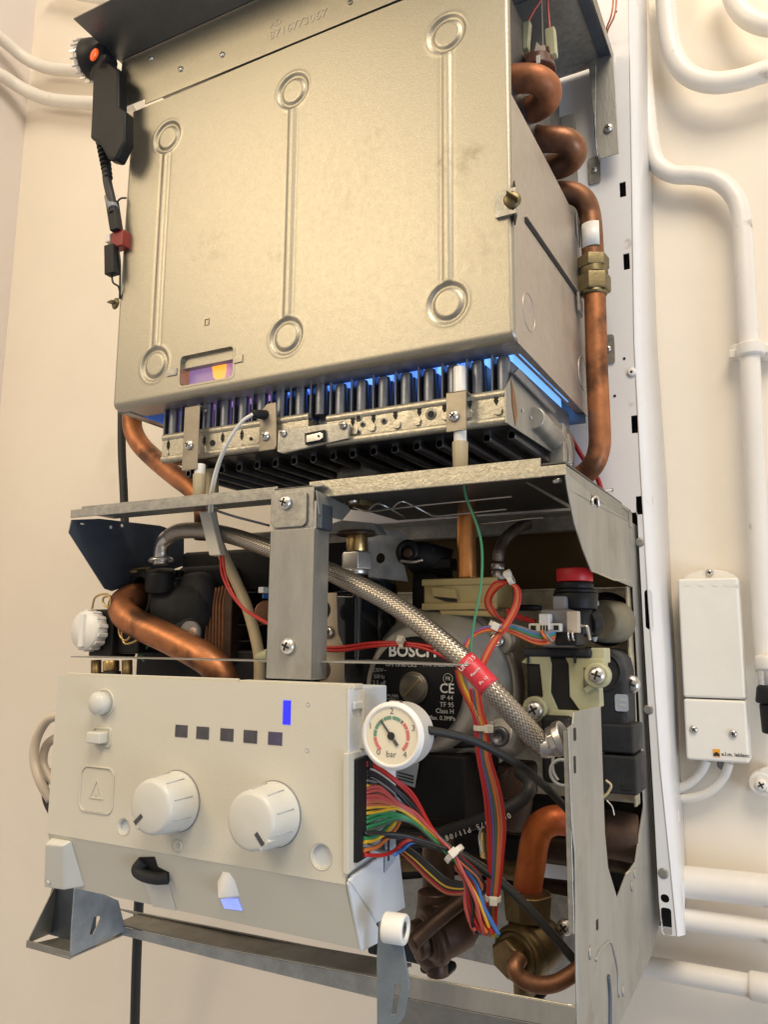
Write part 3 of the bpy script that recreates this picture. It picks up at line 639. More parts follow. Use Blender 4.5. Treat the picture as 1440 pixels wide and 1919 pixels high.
for u, v, r in ((398, 830, .0026), (470, 822, .0014)): mk('round_hole', G().lathe([(r, 0), (r, .0003)], W(u, v, yb-.0006), -Y, 18), 'dark_gap', ml_)
# bars
zbar0, zbar1 = .158, .208
flames = thing('burner_flame', 'row of blue gas flames burning on top of the burner bars', 'flame')
xs = [-.1873-.01947*k for k in range(8)]+[-.3425-.0196*k for k in range(9)]
for k, x in enumerate(xs):
    y1 = -.165; zf = zt_-.002 if k < 8 else zl1-.002
    g = G()
    g.lathe([(.0050, 0), (.0050, .024), (.0042, .028)], (x+.002, yb+.0085, zf), Z, 16)       # venturi nose
    g.box((x-.0062, yb+.003, zf), (x-.0045, yb+.03, zf+.030))                                # thin fin
    g.box((x-.004, yb+.014, zbar0+.006), (x+.006, y1, zbar1-.006))
    mk('burner_bar', g, 'bar_metal', t, .0008)
    g = G(); n_ = 9                                     # flame sheet with a wavy top
    ys = [yb+.030+(y1-.01-yb-.030)*i/n_ for i in range(n_+1)]; tp = [.016+.010*random.random() for _ in ys]
    vs = []
    for yy, hh in zip(ys, tp): vs += [(x-.0022, yy, zbar1-.004), (x+.0022, yy, zbar1-.004), (x+.0006, yy, zbar1+hh), (x-.0006, yy, zbar1+hh)]
    fs = [(i*4+j, i*4+(j+1) % 4, (i+1)*4+(j+1) % 4, (i+1)*4+j) for i in range(n_) for j in range(4)]
    mk('flame', g.add(vs, fs), 'flame_cyan' if k in (0, 1, 3, 6, 7) else 'flame_blue', flames)
g = G()
for k, x in enumerate(xs):
    g.box((x-.005, yb+.034, zb_-.002), (x+.001, -.155, zb_+.008)); g.cyl((x-.002, yb+.034, zb_+.001), (x-.002, -.155, zb_+.001), .0036, None, 10)
ub = mk('underside_ribs', g, 'black_metal', t, .0008); mk('underside_pan', G().box((xl0+.003, yb+.012, zb_+.006), (xb-.002, -.155, zb_+.012)), 'black_metal', t)
# right end plate
ep = px([(949, 727), (965, 695), (975, 712), (1040, 782), (1056, 800), (1062, 862), (1040, 850), (950, 792)], xb+.002)
mk('end_plate', G().plate(ep, -X, .0012), 'galv_plate', t, .0004)
ep2 = px([(960, 700), (1034, 775), (1040, 772), (968, 690)], xb+.004); mk('end_lip', G().plate(ep2, X, .002), 'bar_metal', t, .0004)
ea, eb = WX(1000, 783, xb+.003), WX(1040, 826, xb+.003); mk('end_tube', G().cyl(ea, eb, .009, .0095, 20, .001), 'galv_plate', t)
c = WX(1047, 835, xb+.006); mk('corner_block', G().obox(c, X*.006, Y*.005, Z*.017), 'galv', t, .001)
p = WX(962, 745, xb+.0022); mk('scorched_sticker', G().plate([p+Vector(q) for q in ((0, -.004, .012), (0, .004, .004), (0, .009, -.010), (0, .004, -.020), (0, -.002, -.006))], X, .0003), mat('scorch', (.30, .15, .06), .5, .3, .5, 90), t)
for u, v in ((980, 769), (996, 783), (1016, 798)): p = WX(u, v, xb+.0025); mk('round_hole', G().lathe([(.0014, 0), (.0014, .0004)], p, X, 10), 'ltgrey', t)
# flame glow strip (side flame seen through the gap under the side)
a_ = xb+.0065
g = G(); vs = []
for i in range(14):
    yy = -.322+.0100*i; hh = .003+.0025*random.random(); vs += [(a_-.0007, yy, .205), (a_+.0007, yy, .205), (a_+.0003, yy, .205+hh), (a_-.0003, yy, .205+hh)]
mk('side_flame', G().add(vs, [(i*4+j, i*4+(j+1) % 4, (i+1)*4+(j+1) % 4, (i+1)*4+j) for i in range(13) for j in range(4)]), 'flame_cyan', flames)
# central bridge with spade terminal
g = G(); a, b = W(519, 826, yb-.006), W(655, 822, yb-.006)
mk('bridge_plate', G().plate(pts([(521, 806), (640, 790), (655, 795), (652, 822), (530, 850), (519, 846)], yb-.006), Y, .003), 'galv', t, .0006)
tp_ = mk('spade_terminal', G().plate(pts([(571, 812), (608, 805), (609, 826), (572, 833)], yb-.0085), Y, .002), 'dark_gap', t)
mk('blade', G().plate(pts([(574, 816), (600, 810), (605, 813), (605, 820), (600, 824), (574, 829)], yb-.0105), Y, .0012), 'chrome', tp_, .0003); mk('blade_hole', G().lathe([(.0009, 0), (.0009, .0003)], W(597, 817, yb-.0108), -Y, 10), 'dark_gap', tp_)
screw(t, W(531, 812, yb-.0065), -Y, .0030); screw(t, W(643, 797, yb-.0065), -Y, .0033, 'steel')
mk('gas_elbow', G().cyl(W(676, 850, -.24), W(676, 905, -.24), .021, .021, 24, .002).cyl(W(640, 893, -.26), W(680, 886, -.25), .0085, .0085, 18, .001), 'galv_dull', t)
# electrode clamps
def clamp(label, x_u, vt, vb, u_rod, vr0, vr1, vr2, scr, w_):
    e = thing('electrode', label, 'electrode', 'electrodes clamped to the burner front')
    yq = yb-.0108; top, bot = W(x_u, vt, yq), W(x_u, vb, yq)
    mk('clamp_bracket', G().box((top.x-w_, yq, bot.z), (top.x+w_, yq+.0012, top.z)).box((top.x-w_, yq, top.z-.0015), (top.x+w_, yq+.0105, top.z)), 'clamp', e, .0006)
    rod0, rod1, rod2 = W(u_rod, vr0, yq+.0060), W(u_rod, vr1, yq+.0060), W(u_rod, vr2, yq+.0060)
    x_ = rod1.x; rod0.x = x_; rod2.x = x_
    mk('ceramic_rod', G().cyl(rod1, rod0, .0046, .0046, 18, .0008), 'ceramic', e); mk('rubber_sleeve', G().cyl(rod2, rod1+Z*.004, .0050, .0058, 18, .001), 'sleeve', e)
    screw(e, W(scr[0], scr[1], yq), -Y, .0042)
    return e
clamp('ignition electrode in the steel clamp on the right half of the burner', 855, 733, 808, 863, 688, 838, 905, (851, 780), .0078)
clamp('ignition electrode clamped at the left end of the burner', 360, 760, 880, 374, 870, 897, 945, (355, 834), .0085)
e = thing('flame_probe', 'flame sensing probe with a white lead on the small burner clamp', 'electrode')
yq = yb-.0055; top, bot = W(500, 757, yq), W(500, 848, yq)
mk('clamp_bracket', G().plate(pts([(487, 772), (500, 757), (517, 754), (518, 835), (514, 842), (485, 846)], yq), Y, .0013), 'clamp', e, .0005); screw(e, W(498, 817, yq), -Y, .0042)
mk('probe_tip', G().cyl(W(472, 775, yq-.012), W(500, 778, yq+.002), .0035, .0042, 14, .0006), 'black', e)
mk('white_lead', G().tube(pts([(474, 776, yq-.012), (452, 792, yq-.014), (425, 832, yq-.012), (405, 880, yq-.006), (394, 930, yq), (392, 960, yq+.01)]), .0014, 10), 'w_wwhite', e)
mk('second_lead', G().tube(pts([(455, 789, yq-.010), (432, 822, yq-.010), (412, 868, yq-.006), (400, 920, yq), (398, 960, yq+.01)]), .0010, 8), 'w_wwhite', e)
mk('clear_tube', G().cyl(W(398, 955, -.31), W(396, 880, -.31), .006, .006, 16, .001), 'sleeve', e)

# ------------------------------------------------------------------ shelf
t = thing('burner_shelf', 'galvanised support shelf with folded front lip under the burner', 'shelf')
zs = .118; ysf = -.35
xs0, xm, xs1 = W(134, 965, ysf).x, W(592, 912, ysf).x, W(1062, 872, ysf).x
hl = .0075
mk('front_lip', G().box((xs0+.012, ysf, zs-.006), (W(520, 920, ysf).x, ysf+.0012, zs+.0015)).box((xs0, ysf-.0014, zs-.0085), (W(520, 920, ysf).x, ysf-.0002, zs-.001)), 'galv', t, .0004)
mk('front_lip', G().box((xm-.006, ysf, zs-.0105), (xs1-.017, ysf+.0012, zs+.0025)).box((xm-.006, ysf-.0014, zs-.0105), (xs1, ysf-.0002, zs-.0035)), 'galv_bright', t, .0004)
mk('shelf_sheet', G().box((xs0, ysf+.001, zs-.0022), (xm+.02, ysf+.05, zs-.001)), 'galv_dull', t, .0003); mk('shaded_underside', G().box((xm-.02, ysf+.0015, zs-.0024), (xs1-.001, -.176, zs-.001)), 'under', t, .0003)
a, b = WZ(880, 1003, zs-.008), WZ(1085, 988, zs-.008)
mk('rear_rail', G().box((-.54, -.152, zs-.018), (xs1, -.140, zs-.004)).box((-.54, -.175, zs-.0052), (xs1, -.140, zs-.004)), 'galv', t, .0004)
mk('side_web', G().plate([Vector((xs1-.001, ysf+.002, zs-.010)), Vector((xs1-.001, -.14, zs-.016)), Vector((xs1-.001, -.14, zs-.002)), Vector((xs1-.001, ysf+.002, zs-.0035))], -X, .001), 'galv_dull', t)
def wire_px(nm, lst, r, m, par, n=8): return mk(nm, G().tube(pts(lst), r, n), m, par)
zr = -.30
wire_px('wire_rack', [(662, 950, -.29), (690, 958, -.29), (730, 954, -.29), (800, 946, -.29), (890, 937, -.29), (960, 930, -.29)], .0009, 'steel', t)
wire_px('wire_rack', [(735, 953, -.28), (752, 940, -.28), (775, 948, -.27), (802, 962, -.26), (820, 967, -.26), (880, 961, -.26), (950, 954, -.26)], .0009, 'steel', t)
wire_px('wire_rack', [(690, 957, -.285), (706, 944, -.285), (725, 950, -.28), (760, 970, -.26)], .0009, 'steel', t)
wire_px('wire_rack', [(880, 983, -.23), (940, 978, -.23), (990, 972, -.23), (1020, 970, -.23)], .0009, 'steel', t)
wire_px('wire_rack', [(400, 955, -.27), (440, 968, -.25), (505, 985, -.22)], .0012, 'galv_dull', t)
screw(t, W(154, 981, ysf+.006), -Z, .0022); screw(t, W(1045, 899, ysf+.01), -Z+X*.2, .0034); screw(t, W(662, 938, ysf+.02), -Z+X*.1, .0035)
tri = [WX(982, 906, xs1-.03), ]
mk('gusset', G().plate(pts([(980, 902, -.30), (988, 902, -.30), (1080, 952, -.30), (1078, 958, -.30)]), Y, .003), 'galv', t)
# centre bracket flange
t = thing('bracket_post', 'galvanised upright post with two torx screws in front of the boiler', 'bracket')
yk = -.362
px0, px1 = W(503, 1100, yk).x, W(588, 1100, yk).x; pz1, pz0 = W(545, 991, yk).z, W(545, 1273, yk).z
mk('post', G().box((px0, yk, pz0), (px1, yk+.0014, pz1)).box((px1-.0014, yk, pz0), (px1, yk+.020, pz1-.001)).box((px0, yk, pz0), (px0+.0014, yk+.012, pz1)), 'galv_plate', t, .0016, 3)
tz1, tz0 = W(540, 917, yk).z, W(540, 993, yk).z; tx1 = W(574, 950, yk).x
mk('upper_tab', G().box((px0+.001, yk+.002, tz0-.004), (px1-.003, yk+.0035, tz1+.002)).box((px0+.001, yk+.002, tz1), (px1+.004, yk+.014, tz1+.002)), 'galv', t, .0012)
mk('tab_face', G().plate(rpoly(Vector(((px0+tx1)/2+.0002, yk+.001, (tz0+tz1)/2)), X, Z, (tx1-px0)/2, (tz1-tz0)/2-.002, .35), -Y, .0014), 'galv', t, .0006)
mk('side_ear', G().plate(px([(590, 918), (650, 948), (655, 957), (640, 975), (596, 965)], px1+.001), X, .0014), 'galv_dull', t, .0006)
mk('dark_fold', G().box((px1-.002, yk+.004, tz0), (px1+.003, yk+.02, tz1-.012)), 'dark_plate', t, .001)
screw(t, W(536, 942, yk-.0005), -Y, .0056); screw(t, W(541, 1211, yk), -Y, .0060)
# left dark plate
t = thing('side_plate', 'dark blue grey triangular side plate on the left under the shelf', 'panel')
mk('plate', G().plate(px([(134, 974), (188, 972), (300, 985), (345, 1000), (345, 1060), (210, 1108), (196, 1103), (129, 998)], -.589), -X, .0012), 'dark_plate', t, .0003)
for u, v in ((228, 985), (207, 988)): mk('small_hole', G().lathe([(.0016, 0), (.0016, .0003)], WX(u, v, -.5885), X, 12), 'wall', t)
# right side plate
XP = -.136
t = thing('side_plate', 'tall galvanised right side plate with a long cut-out and punched slots', 'panel')
op = [(1060, 880), (1074, 896), (1104, 920), (1110, 930), (1111, 942), (1122, 946), (1124, 940), (1197, 986), (1208, 1180), (1222, 1450), (1234, 1640), (1240, 1722), (1220, 1795), (1180, 1880), (1150, 1945), (1084, 1945), (1082, 1830), (1079, 1600), (1073, 1537), (1067, 1380), (1066, 1364), (1075, 1357), (1077, 1334), (1127, 1323), (1130, 1420), (1135, 1560), (1141, 1626), (1158, 1683), (1174, 1640), (1192, 1615), (1200, 1560), (1208, 1512), (1204, 1400), (1196, 1240), (1188, 1101), (1150, 1085), (1110, 1071), (1094, 1030), (1078, 980), (1066, 920)]
mk('plate', G().plate(px(op, XP), -X, .0012), 'galv_plate', t, .0005)
for u, v, a_, b_ in ((1078, 1376, .0022, .0038), (1078, 1433, .0018, .0050), (1120, 1733, .0022, .0030)): p = WX(u, v, XP+.0001); mk('slot', G().plate(rpoly(p, Y, Z, a_, b_, .4), X, .0003), 'dark_gap', t)
for u, v in ((1190, 1636), (1185, 1660), (1107, 1785), (1169, 1856)): p = WX(u, v, XP); mk('rivet', G().lathe([(.0042, 0), (.0036, .0008), (.002, .001)], p, X, 18), 'galv_plate', t)
mk('pressed_line', G().tube(px([(1117, 1800), (1126, 1780), (1143, 1764), (1150, 1780), (1158, 1820), (1160, 1868)], XP+.0002), .0010, 8), 'galv_plate', t); mk('pressed_line', G().tube(px([(1140, 1828), (1143, 1870), (1143, 1940)], XP+.0002), .0016, 8), 'dark_plate', t)
mk('cut_edge', G().tube(px([(1112, 1070), (1150, 1086), (1188, 1102), (1196, 1240), (1204, 1400), (1208.5, 1512), (1200, 1560), (1192, 1615), (1174, 1638)], XP-.0006), .0007, 8), 'galv_lit', t)
mk('front_flange', G().box((XP-.0045, -.3555, WX(1066, 1372, XP).z-.115), (XP-.001, -.3543, WX(1066, 1372, XP).z)), 'galv', t, .0004)
mk('cable_hook', G().tube(px([(1111, 945), (1112, 934), (1120, 932), (1123, 950)], XP+.001), .0010, 8), 'chrome', t)
screw(t, W(1060, 1737, -.26), (-.1, -1, 0), .0056)
0 and mk('inner_bracket', G().plate(px([(1076, 1350), (1084, 1345), (1084, 1540), (1078, 1552)], XP-.006), -X, .001), 'galv_bright', t)

# ------------------------------------------------------------------ rear panels of the hydraulic bay
t = thing('rear_panel', 'galvanised rear panel behind the pump and valves', 'panel')
yr = -.138; zr1 = W(1100, 1103, yr).z
mk('plate', G().box((-.40, yr, -.13), (XP-.003, yr+.0015, zr1)), 'galv_lit', t, .0004)
mk('top_fold', G().box((-.40, yr-.010, zr1-.0012), (XP-.003, yr, zr1)), 'galv_lit', t)
mk('corner_fold', G().box((XP-.0045, yr-.016, -.13), (XP-.0032, yr, zr1)), 'galv_lit', t)
mk('brown_sheet', G().box((-.45, yr+.02, zr1-.01), (XP-.003, yr+.022, .105)), 'brown_panel', t)
g = G(); c = W(1138, 1160, yr-.0005); mk('port_ring', G().lathe([(.0215, 0), (.0235, .001), (.018, .0016)], c, -Y, 28), 'black', t)
mk('dark_backdrop', G().box((-.42, -.118, -.172), (XP-.004, -.112, -.12)), 'dark_gap', t); mk('dark_backdrop', G().box(W(740, 1540, -.16), Vector((W(985, 1600, -.16).x, -.150, W(900, 1655, -.16).z))), 'black', t, .003)  # dark sheets added as a backdrop for the unlit space behind the pipes
mk('blind_left', G().box((-.52, -.16, -.14), (-.40, -.158, .10)), 'dark_gap', t)
t = thing('lower_bracket', 'grey galvanised bracket plate behind the two service valves', 'bracket')
lb = pts([(740, 1650), (860, 1640), (1110, 1690), (1110, 1850), (1060, 1840), (860, 1795), (740, 1760)], -.17)
mk('plate', G().plate(lb, Y, .0015), 'galv', t, .0004)
mk('foldout', G().plate(pts([(1030, 1690), (1110, 1700), (1110, 1760), (1030, 1745)], -.19), Y, .0012), 'galv', t, .0004)

# ------------------------------------------------------------------ service pipes behind, low
def cylz0(u, v0, v1, y, r): a = W(u, v0, y); b = W(u, v1, y); b.x = a.x; return G().cyl(b, a, r, r, 24, .0008)
t = thing('service_pipes', 'dim brown horizontal pipes crossing behind the valves', 'pipes')
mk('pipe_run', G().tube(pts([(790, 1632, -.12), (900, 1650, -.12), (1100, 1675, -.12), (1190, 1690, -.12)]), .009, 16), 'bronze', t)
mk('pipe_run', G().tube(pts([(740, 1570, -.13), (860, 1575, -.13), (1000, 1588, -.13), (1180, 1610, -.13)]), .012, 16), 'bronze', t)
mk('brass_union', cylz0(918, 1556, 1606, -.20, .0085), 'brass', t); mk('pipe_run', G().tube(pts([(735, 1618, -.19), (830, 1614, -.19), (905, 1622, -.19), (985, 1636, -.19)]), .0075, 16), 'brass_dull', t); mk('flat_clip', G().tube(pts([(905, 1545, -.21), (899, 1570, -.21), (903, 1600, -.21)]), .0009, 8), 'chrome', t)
mk('dark_backing', G().box(W(690, 1545, -.165), Vector((W(790, 1545, -.165).x, -.15, W(740, 1800, -.165).z))), 'black_dusty', t, .003); mk('dark_fitting', G().tube(pts([(940, 1440, -.225), (962, 1462, -.22), (968, 1500, -.215), (955, 1540, -.21)]), .013, 18), 'bronze', t); mk('olive_fitting', G().box(W(880, 1440, -.24), Vector((W(930, 1450, -.24).x, -.21, W(900, 1480, -.24).z))), 'brass_dull', t, .003)  # first block is a backing added to blacken the pale gap by the valves
mk('flat_bar', G().box(W(1010, 1580, -.10), W(1190, 1620, -.09)), 'grey_plastic', t, .001)


# ------------------------------------------------------------------ bottom rail and feet
t = thing('bottom_rail', 'grey galvanised channel rail crossing below the control panel', 'rail')
def yl_(u): return -.302+(-.357+.302)*(u-215)/(1082-215)
top = [(215, 1700), (400, 1736), (735, 1803)]
mid = [(215, 1733), (400, 1774), (735, 1838)]
low = [(215, 1748), (400, 1795), (735, 1876)]
T_ = [W(u, v, yl_(u)+.022) for u, v in top]; Mi = [W(u, v, yl_(u)) for u, v in mid]; Lo = [W(u, v, yl_(u)) for u, v in low]
def strip(nm, A_, B_, m_, th=.0014, par=None):
    g = G(); vs = []
    for a, b in zip(A_, B_): nn = (b-a).cross(A_[1]-A_[0]).normalized(); vs += [a, b, b+nn*th, a+nn*th]
    g.add(vs, [(i*4+j, i*4+(j+1) % 4, (i+1)*4+(j+1) % 4, (i+1)*4+j) for i in range(len(A_)-1) for j in range(4)]+[(0, 1, 2, 3), tuple(len(vs)-4+k for k in range(4))]); return mk(nm, g, m_, par, .0003)
Tb = [p+Y*.018 for p in Lo]; Tc = [W(u, v, yl_(u)+.03) for u, v in top]
strip('channel_web', Tc, [m_+Y*.03 for m_ in Mi], 'galv_dull', par=t); strip('channel_floor', [m_+Y*.03 for m_ in Mi], Mi, 'galv_dull', par=t); strip('front_lip', Mi, Lo, 'galv_blue', par=t)
Rm = [W(735, 1822, -.350), W(900, 1853, -.353), W(1081, 1886, -.356)]; Rl = [W(735, 1862, -.350), W(900, 1896, -.353), W(1081, 1930, -.356)]; Rk = [W(735, 2000, -.330), W(900, 2030, -.333), W(1081, 2060, -.336)]
strip('right_face', Rm, Rl, 'galv_plate', par=t); strip('right_slope', Rl, Rk, 'galv_dull', par=t); mk('top_edge', G().tube(Rm, .0007, 8), 'galv_bright', t); mk('fold_edge', G().tube(Rl, .0007, 8), 'galv_bright', t)
t = thing('frame_foot', 'folded zinc foot of the frame at the lower left corner', 'bracket')
xf = -.545; zf = -.25
fp_ = px([(140, 1662), (150, 1655), (222, 1688), (236, 1744), (132, 1793), (134, 1740)], xf)
mk('side_web', G().plate(fp_, -X, .0013, [px([(176, 1719), (188, 1716), (189, 1722), (174, 1752), (168, 1750)], xf)]), 'galv_blue', t, .0003)
c = WZ(50, 1770, zf); d_ = WZ(131, 1794, zf)
mk('floor', G().plate([c, d_, Vector((xf-.0015, -.30, zf)), Vector((-.575, -.30, zf))], -Z, .0013), 'galv', t, .0003)
fb = [W(101, 1662, -.335), W(141, 1664, -.335), W(137, 1790, -.335), W(60, 1752, -.335)]
mk('back_web', G().plate([Vector((W(101, 1662, -.335).x, -.335, -.205)), Vector((xf-.0015, -.335, -.205)), Vector((xf-.0015, -.335, zf)), Vector((-.615, -.335, zf))], Y, .0013), 'dark_plate', t, .0003)
mk('outer_web', G().plate([c+Z*.0012, WX(54, 1756, c.x), W(101, 1660, -.338), W(112, 1660, -.33), Vector((-.60, -.33, zf+.0012))], X, .0012), 'galv_dull', t, .0003)
mk('lip', G().box((c.x, c.y-.001, zf-.002), (xf, c.y+.0005, zf+.0035)), 'galv_dull', t, .0003)
t = thing('hinge_post', 'blue grey metal hinge post with an oval slot and a white sleeve', 'bracket')
yh = -.385
hp = pts([(709, 1730), (722, 1722), (745, 1724), (755, 1770), (768, 1845), (758, 1905), (738, 1930), (736, 2000), (707, 2000), (706, 1800)], yh)
ho = [pts([(740, 1845), (752, 1847), (742, 1902), (733, 1901)], yh)]
mk('post', G().plate(hp, Y, .0016, ho), 'post_blue', t, .0004)
a, b = W(722, 1737, yh-.004), W(722, 1737, yh-.004)+X*.0125
sl = G(); sl.lathe([(.0052, 0), (.0085, 0), (.0088, .001), (.0088, .0125), (.0082, .0135), (.0056, .0135), (.0052, .012)], a, X+Y*.12, 26, caps=False); sl.lathe([(.0053, .001), (.0053, .0012)], a, X, 20)
mk('sleeve', sl, 'white', t)

# ------------------------------------------------------------------ control panel
t = thing('control_panel', 'cream plastic control panel with two knobs and a row of indicator windows', 'control panel')
yp_ = -.40; cx0, cx1 = W(98, 1410, yp_).x, W(650, 1450, yp_).x; cz1, cz0 = W(380, 1276, yp_).z, W(380, 1612, yp_).z
def CP(u, v, d=0.): p = W(u, v, yp_); return p-Y*d
# front with round holes
holes = [circ(CP(232, 1549), X, Z, .0052), circ(CP(603, 1605), X, Z, .0072)]
for (u, v) in ((340, 1370), (380, 1373), (425, 1377), (469, 1380), (516, 1384)): pass
front = [Vector((cx0, yp_, cz1)), Vector((cx1, yp_, cz1)), Vector((cx1, yp_, cz0)), Vector((cx0, yp_, cz0))]
mk('front_face', G().plate(front, Y, .0025, holes), 'panel', t)
for (u, v, r) in ((232, 1549, .0052), (603, 1605, .0072)):
    c = CP(u, v); g = G(); g.lathe([(r+.0009, -.0004), (r, .0004), (r, .020)], c, Y, 24, caps=False); g.lathe([(r, .019), (r, .0195)], c, Y, 24); h_ = mk('screw_well', g, 'panel', t, recalc=False)
    mk('boss', G().cyl(c+Y*.019+X*.002, c+Y*.010+X*.002, r*.5, r*.45, 16, .001), 'beige_green', h_)
# body behind
g = G(); g.box((cx0+.002, yp_+.0026, cz0), (cx1-.001, -.345, cz1-.0015)); mk('housing', g, 'panel_daylit', t, .0008)
tr = W(380, 1266, yp_+.006).z
mk('top_rib', G().box((cx0+.006, yp_+.004, cz1-.002), (W(440, 1270, yp_).x, yp_+.006, cz1+.0022)).box((W(440, 1270, yp_).x, yp_+.005, cz1-.002), (cx1+.002, yp_+.016, cz1+.0012)), 'panel', t, .0005)
# lower sloping face
lz0 = -.189; ly = -.3835
lowf = [Vector((cx0+.0003, yp_+.0002, cz0+.0006)), Vector((cx1+.0, yp_+.0002, cz0+.0006)), Vector((cx1+.0015, ly, lz0)), Vector((cx0-.002, ly, lz0))]
nn = (lowf[1]-lowf[0]).cross(lowf[3]-lowf[0]).normalized(); nn = nn if nn.y > 0 else -nn
mk('lower_face', G().plate(lowf, nn, .0022), 'panel_low', t, .0006)
def LP(u, v, d=0.):                                   # point on sloping face
    dr = ray(u, v); k = (lowf[0]-CAM).dot(nn)/dr.dot(nn); return CAM+dr*k-nn*d
lf = (lowf[3]-lowf[0]).normalized()                  # down the slope
mk('lower_flank', G().plate(px([(648, 1655), (657, 1640), (700, 1610), (742, 1586), (755, 1700), (700, 1730), (716, 1760), (673, 1782)], cx1+.001), X, .0025), 'panel_daylit', t, .0008)
mk('flank_rib', G().tube(px([(655, 1648), (690, 1700), (706, 1728)], cx1+.0035), .0010, 8), 'panel_daylit', t)
# right flank (upper part) stepped
mk('flank_upper', G().plate(px([(651, 1291), (676, 1290), (697, 1290), (702, 1302), (712, 1320), (725, 1330), (725, 1400), (678, 1402), (651, 1412)], cx1), X, .0015), 'panel_daylit', t, .0006)
mk('flank_rib', G().box(WX(674, 1292, cx1)+Vector((.001, -.0012, 0)), Vector((cx1+.004, WX(674, 1292, cx1).y+.0012, WX(674, 1402, cx1).z))), 'panel', t, .0005)
mk('flank_latch', G().box(WX(656, 1315, cx1)+X*.0014, WX(672, 1328, cx1)+X*.0035), 'panel_daylit', t, .0008)
# connector recess frame
fa = px([(653, 1412), (684, 1404), (684, 1612), (653, 1640)], cx1+.0030)
mk('connector_frame', G().plate(fa, -X, .004, ), 'panel', t, .0008)
mk('connector_block', G().plate(px([(671, 1424), (694, 1415), (694, 1603), (670, 1618)], cx1+.0058), -X, .006), 'black', t, .0004)
bk = px([(694, 1416), (742, 1440), (742, 1590), (694, 1606)], cx1+.0005); mk('flank_back', G().plate(bk, -X, .001), 'panel_daylit', t)
mk('dark_slot', G().plate(px([(690, 1419), (697, 1424), (697, 1440), (690, 1440)], cx1+.006), X, .001), 'dark_gap', t)
tgq = px([(722, 1560), (740, 1556), (742, 1610), (721, 1636)], cx1+.0045); q_ = mk('sticker', G().plate(tgq, X, .0003), 'blue_tape', t)
mk('print_line', G().plate(px([(727, 1572), (730, 1571), (730, 1612), (727, 1614)], cx1+.0049), X, .0001), 'ink_black', q_)
# knobs
def knob(u, v, ang, label):
    c = CP(u, v); k = mk('knob', G().lathe([(.0205, 0), (.0205, .0025), (.0200, .0035), (.0192, .016), (.0184, .0240), (.0176, .0260), (.0155, .0270), (.004, .0272)], c, -Y, 48), 'knob', t, label=label)
    fc = c-Y*.0271; d = X*cos(ang)+Z*sin(ang); s_ = Y.cross(d)
    mk('pointer_mark', G().obox(fc+d*.0125, d*.0042, s_*.0014, Y*.00035), 'led_off', k)
    g = G()
    for i in range(9):
        a = 2*pi*i/9+.3; dd = X*cos(a)+Z*sin(a); p0 = c-Y*.006+dd*.0200; p1 = c-Y*.0225+dd*.0187; g.tube([p0, p1], .00035, 6, raw=True)
    mk('grip_line', g, 'ltgrey', k); mk('pointer_nose', G().obox(fc+d*.0168+Y*.0045, d*.0018, s_*.0050, Y*.0040), 'knob', k, .001)
    mk('shadow_ring', G().torus(c-Y*.0002, -Y, .0207, .0004, 40, 6), 'grey_plastic', k)
    return k
knob(332, 1501, radians(222), 'left knob with its pointer turned down to the left'); knob(515, 1525, radians(-48), 'right knob with its pointer turned down to the right')
# button, slider, window squares
c = CP(196, 1317); b_ = mk('round_button', G().lathe([(.0098, 0), (.0098, .0005), (.0088, .0006)], c, -Y, 28).lathe([(.0085, 0), (.0085, .008), (.0075, .0095), (.005, .0110), (.001, .0116)], c, -Y, 32), 'knob', t); mk('rim', G().torus(c-Y*.0004, -Y, .0098, .0007, 32, 6), 'panel', b_)
c = CP(191, 1381); b_ = mk('slide_button', G().box(c+Vector((-.0075, -.009, -.0042)), c+Vector((.0065, 0, .0042))), 'knob', t, .0012); mk('rim', G().plate(rpoly(c, X, Z, .0098, .0072, .4), -Y, .0008, [rpoly(c, X, Z, .0086, .0060, .4)]), 'panel', b_, .0003)
for (u, v, m_) in ((340, 1370, 'led_off'), (380, 1373.5, 'led_off'), (425.5, 1377, 'led_off'), (469.5, 1380.5, 'led_off'), (516, 1384, 'led_violet')):
    c = CP(u, v, .0001); mk('indicator_window', G().box(c+Vector((-.0057, -.0002, -.0042)), c+Vector((.0057, .0, .0042))), m_, t)
c = CP(538, 1335, .0001); mk('indicator_window', G().box(c+Vector((-.0031, -.0002, -.0078)), c+Vector((.0031, 0, .0078))), 'led_on', t, label='tall blue lit indicator window')
c = CP(181, 1480); b_ = mk('square_emblem', G().plate(rpoly(c, X, Z, .0178, .0168, .4, 7), -Y, .0008, [rpoly(c, X, Z, .0166, .0157, .4, 7)]), 'panel', t, .0004)
tri = [c+Vector(q) for q in ((-.0075, 0, -.0065), (.0075, 0, -.0065), (0, 0, .0085))]; tri2 = [c+Vector(q) for q in ((-.0058, 0, -.0056), (.0058, 0, -.0056), (0, 0, .0062))]
mk('triangle_relief', G().plate(tri, -Y, .0006, [tri2]), 'panel', b_, .0002)
mk('flame_relief', G().plate([c+Vector(q) for q in ((-.001, 0, -.0045), (.001, 0, -.0045), (.0014, 0, -.002), (0, 0, .002), (-.0014, 0, -.002))], -Y, .0005), 'panel', b_, .0002)
c = CP(333, 1585); mk('moulded_bump', G().lathe([(.0042, 0), (.004, .0008), (.0026, .0008), (.0022, .0002), (.001, .0002)], c, -Y, 20), 'panel', t)
for u, v in ((578, 1320), (576, 1406)): mk('moulded_dot', G().torus(CP(u, v), -Y, .0013, .0003, 16, 6), 'ltgrey', t)
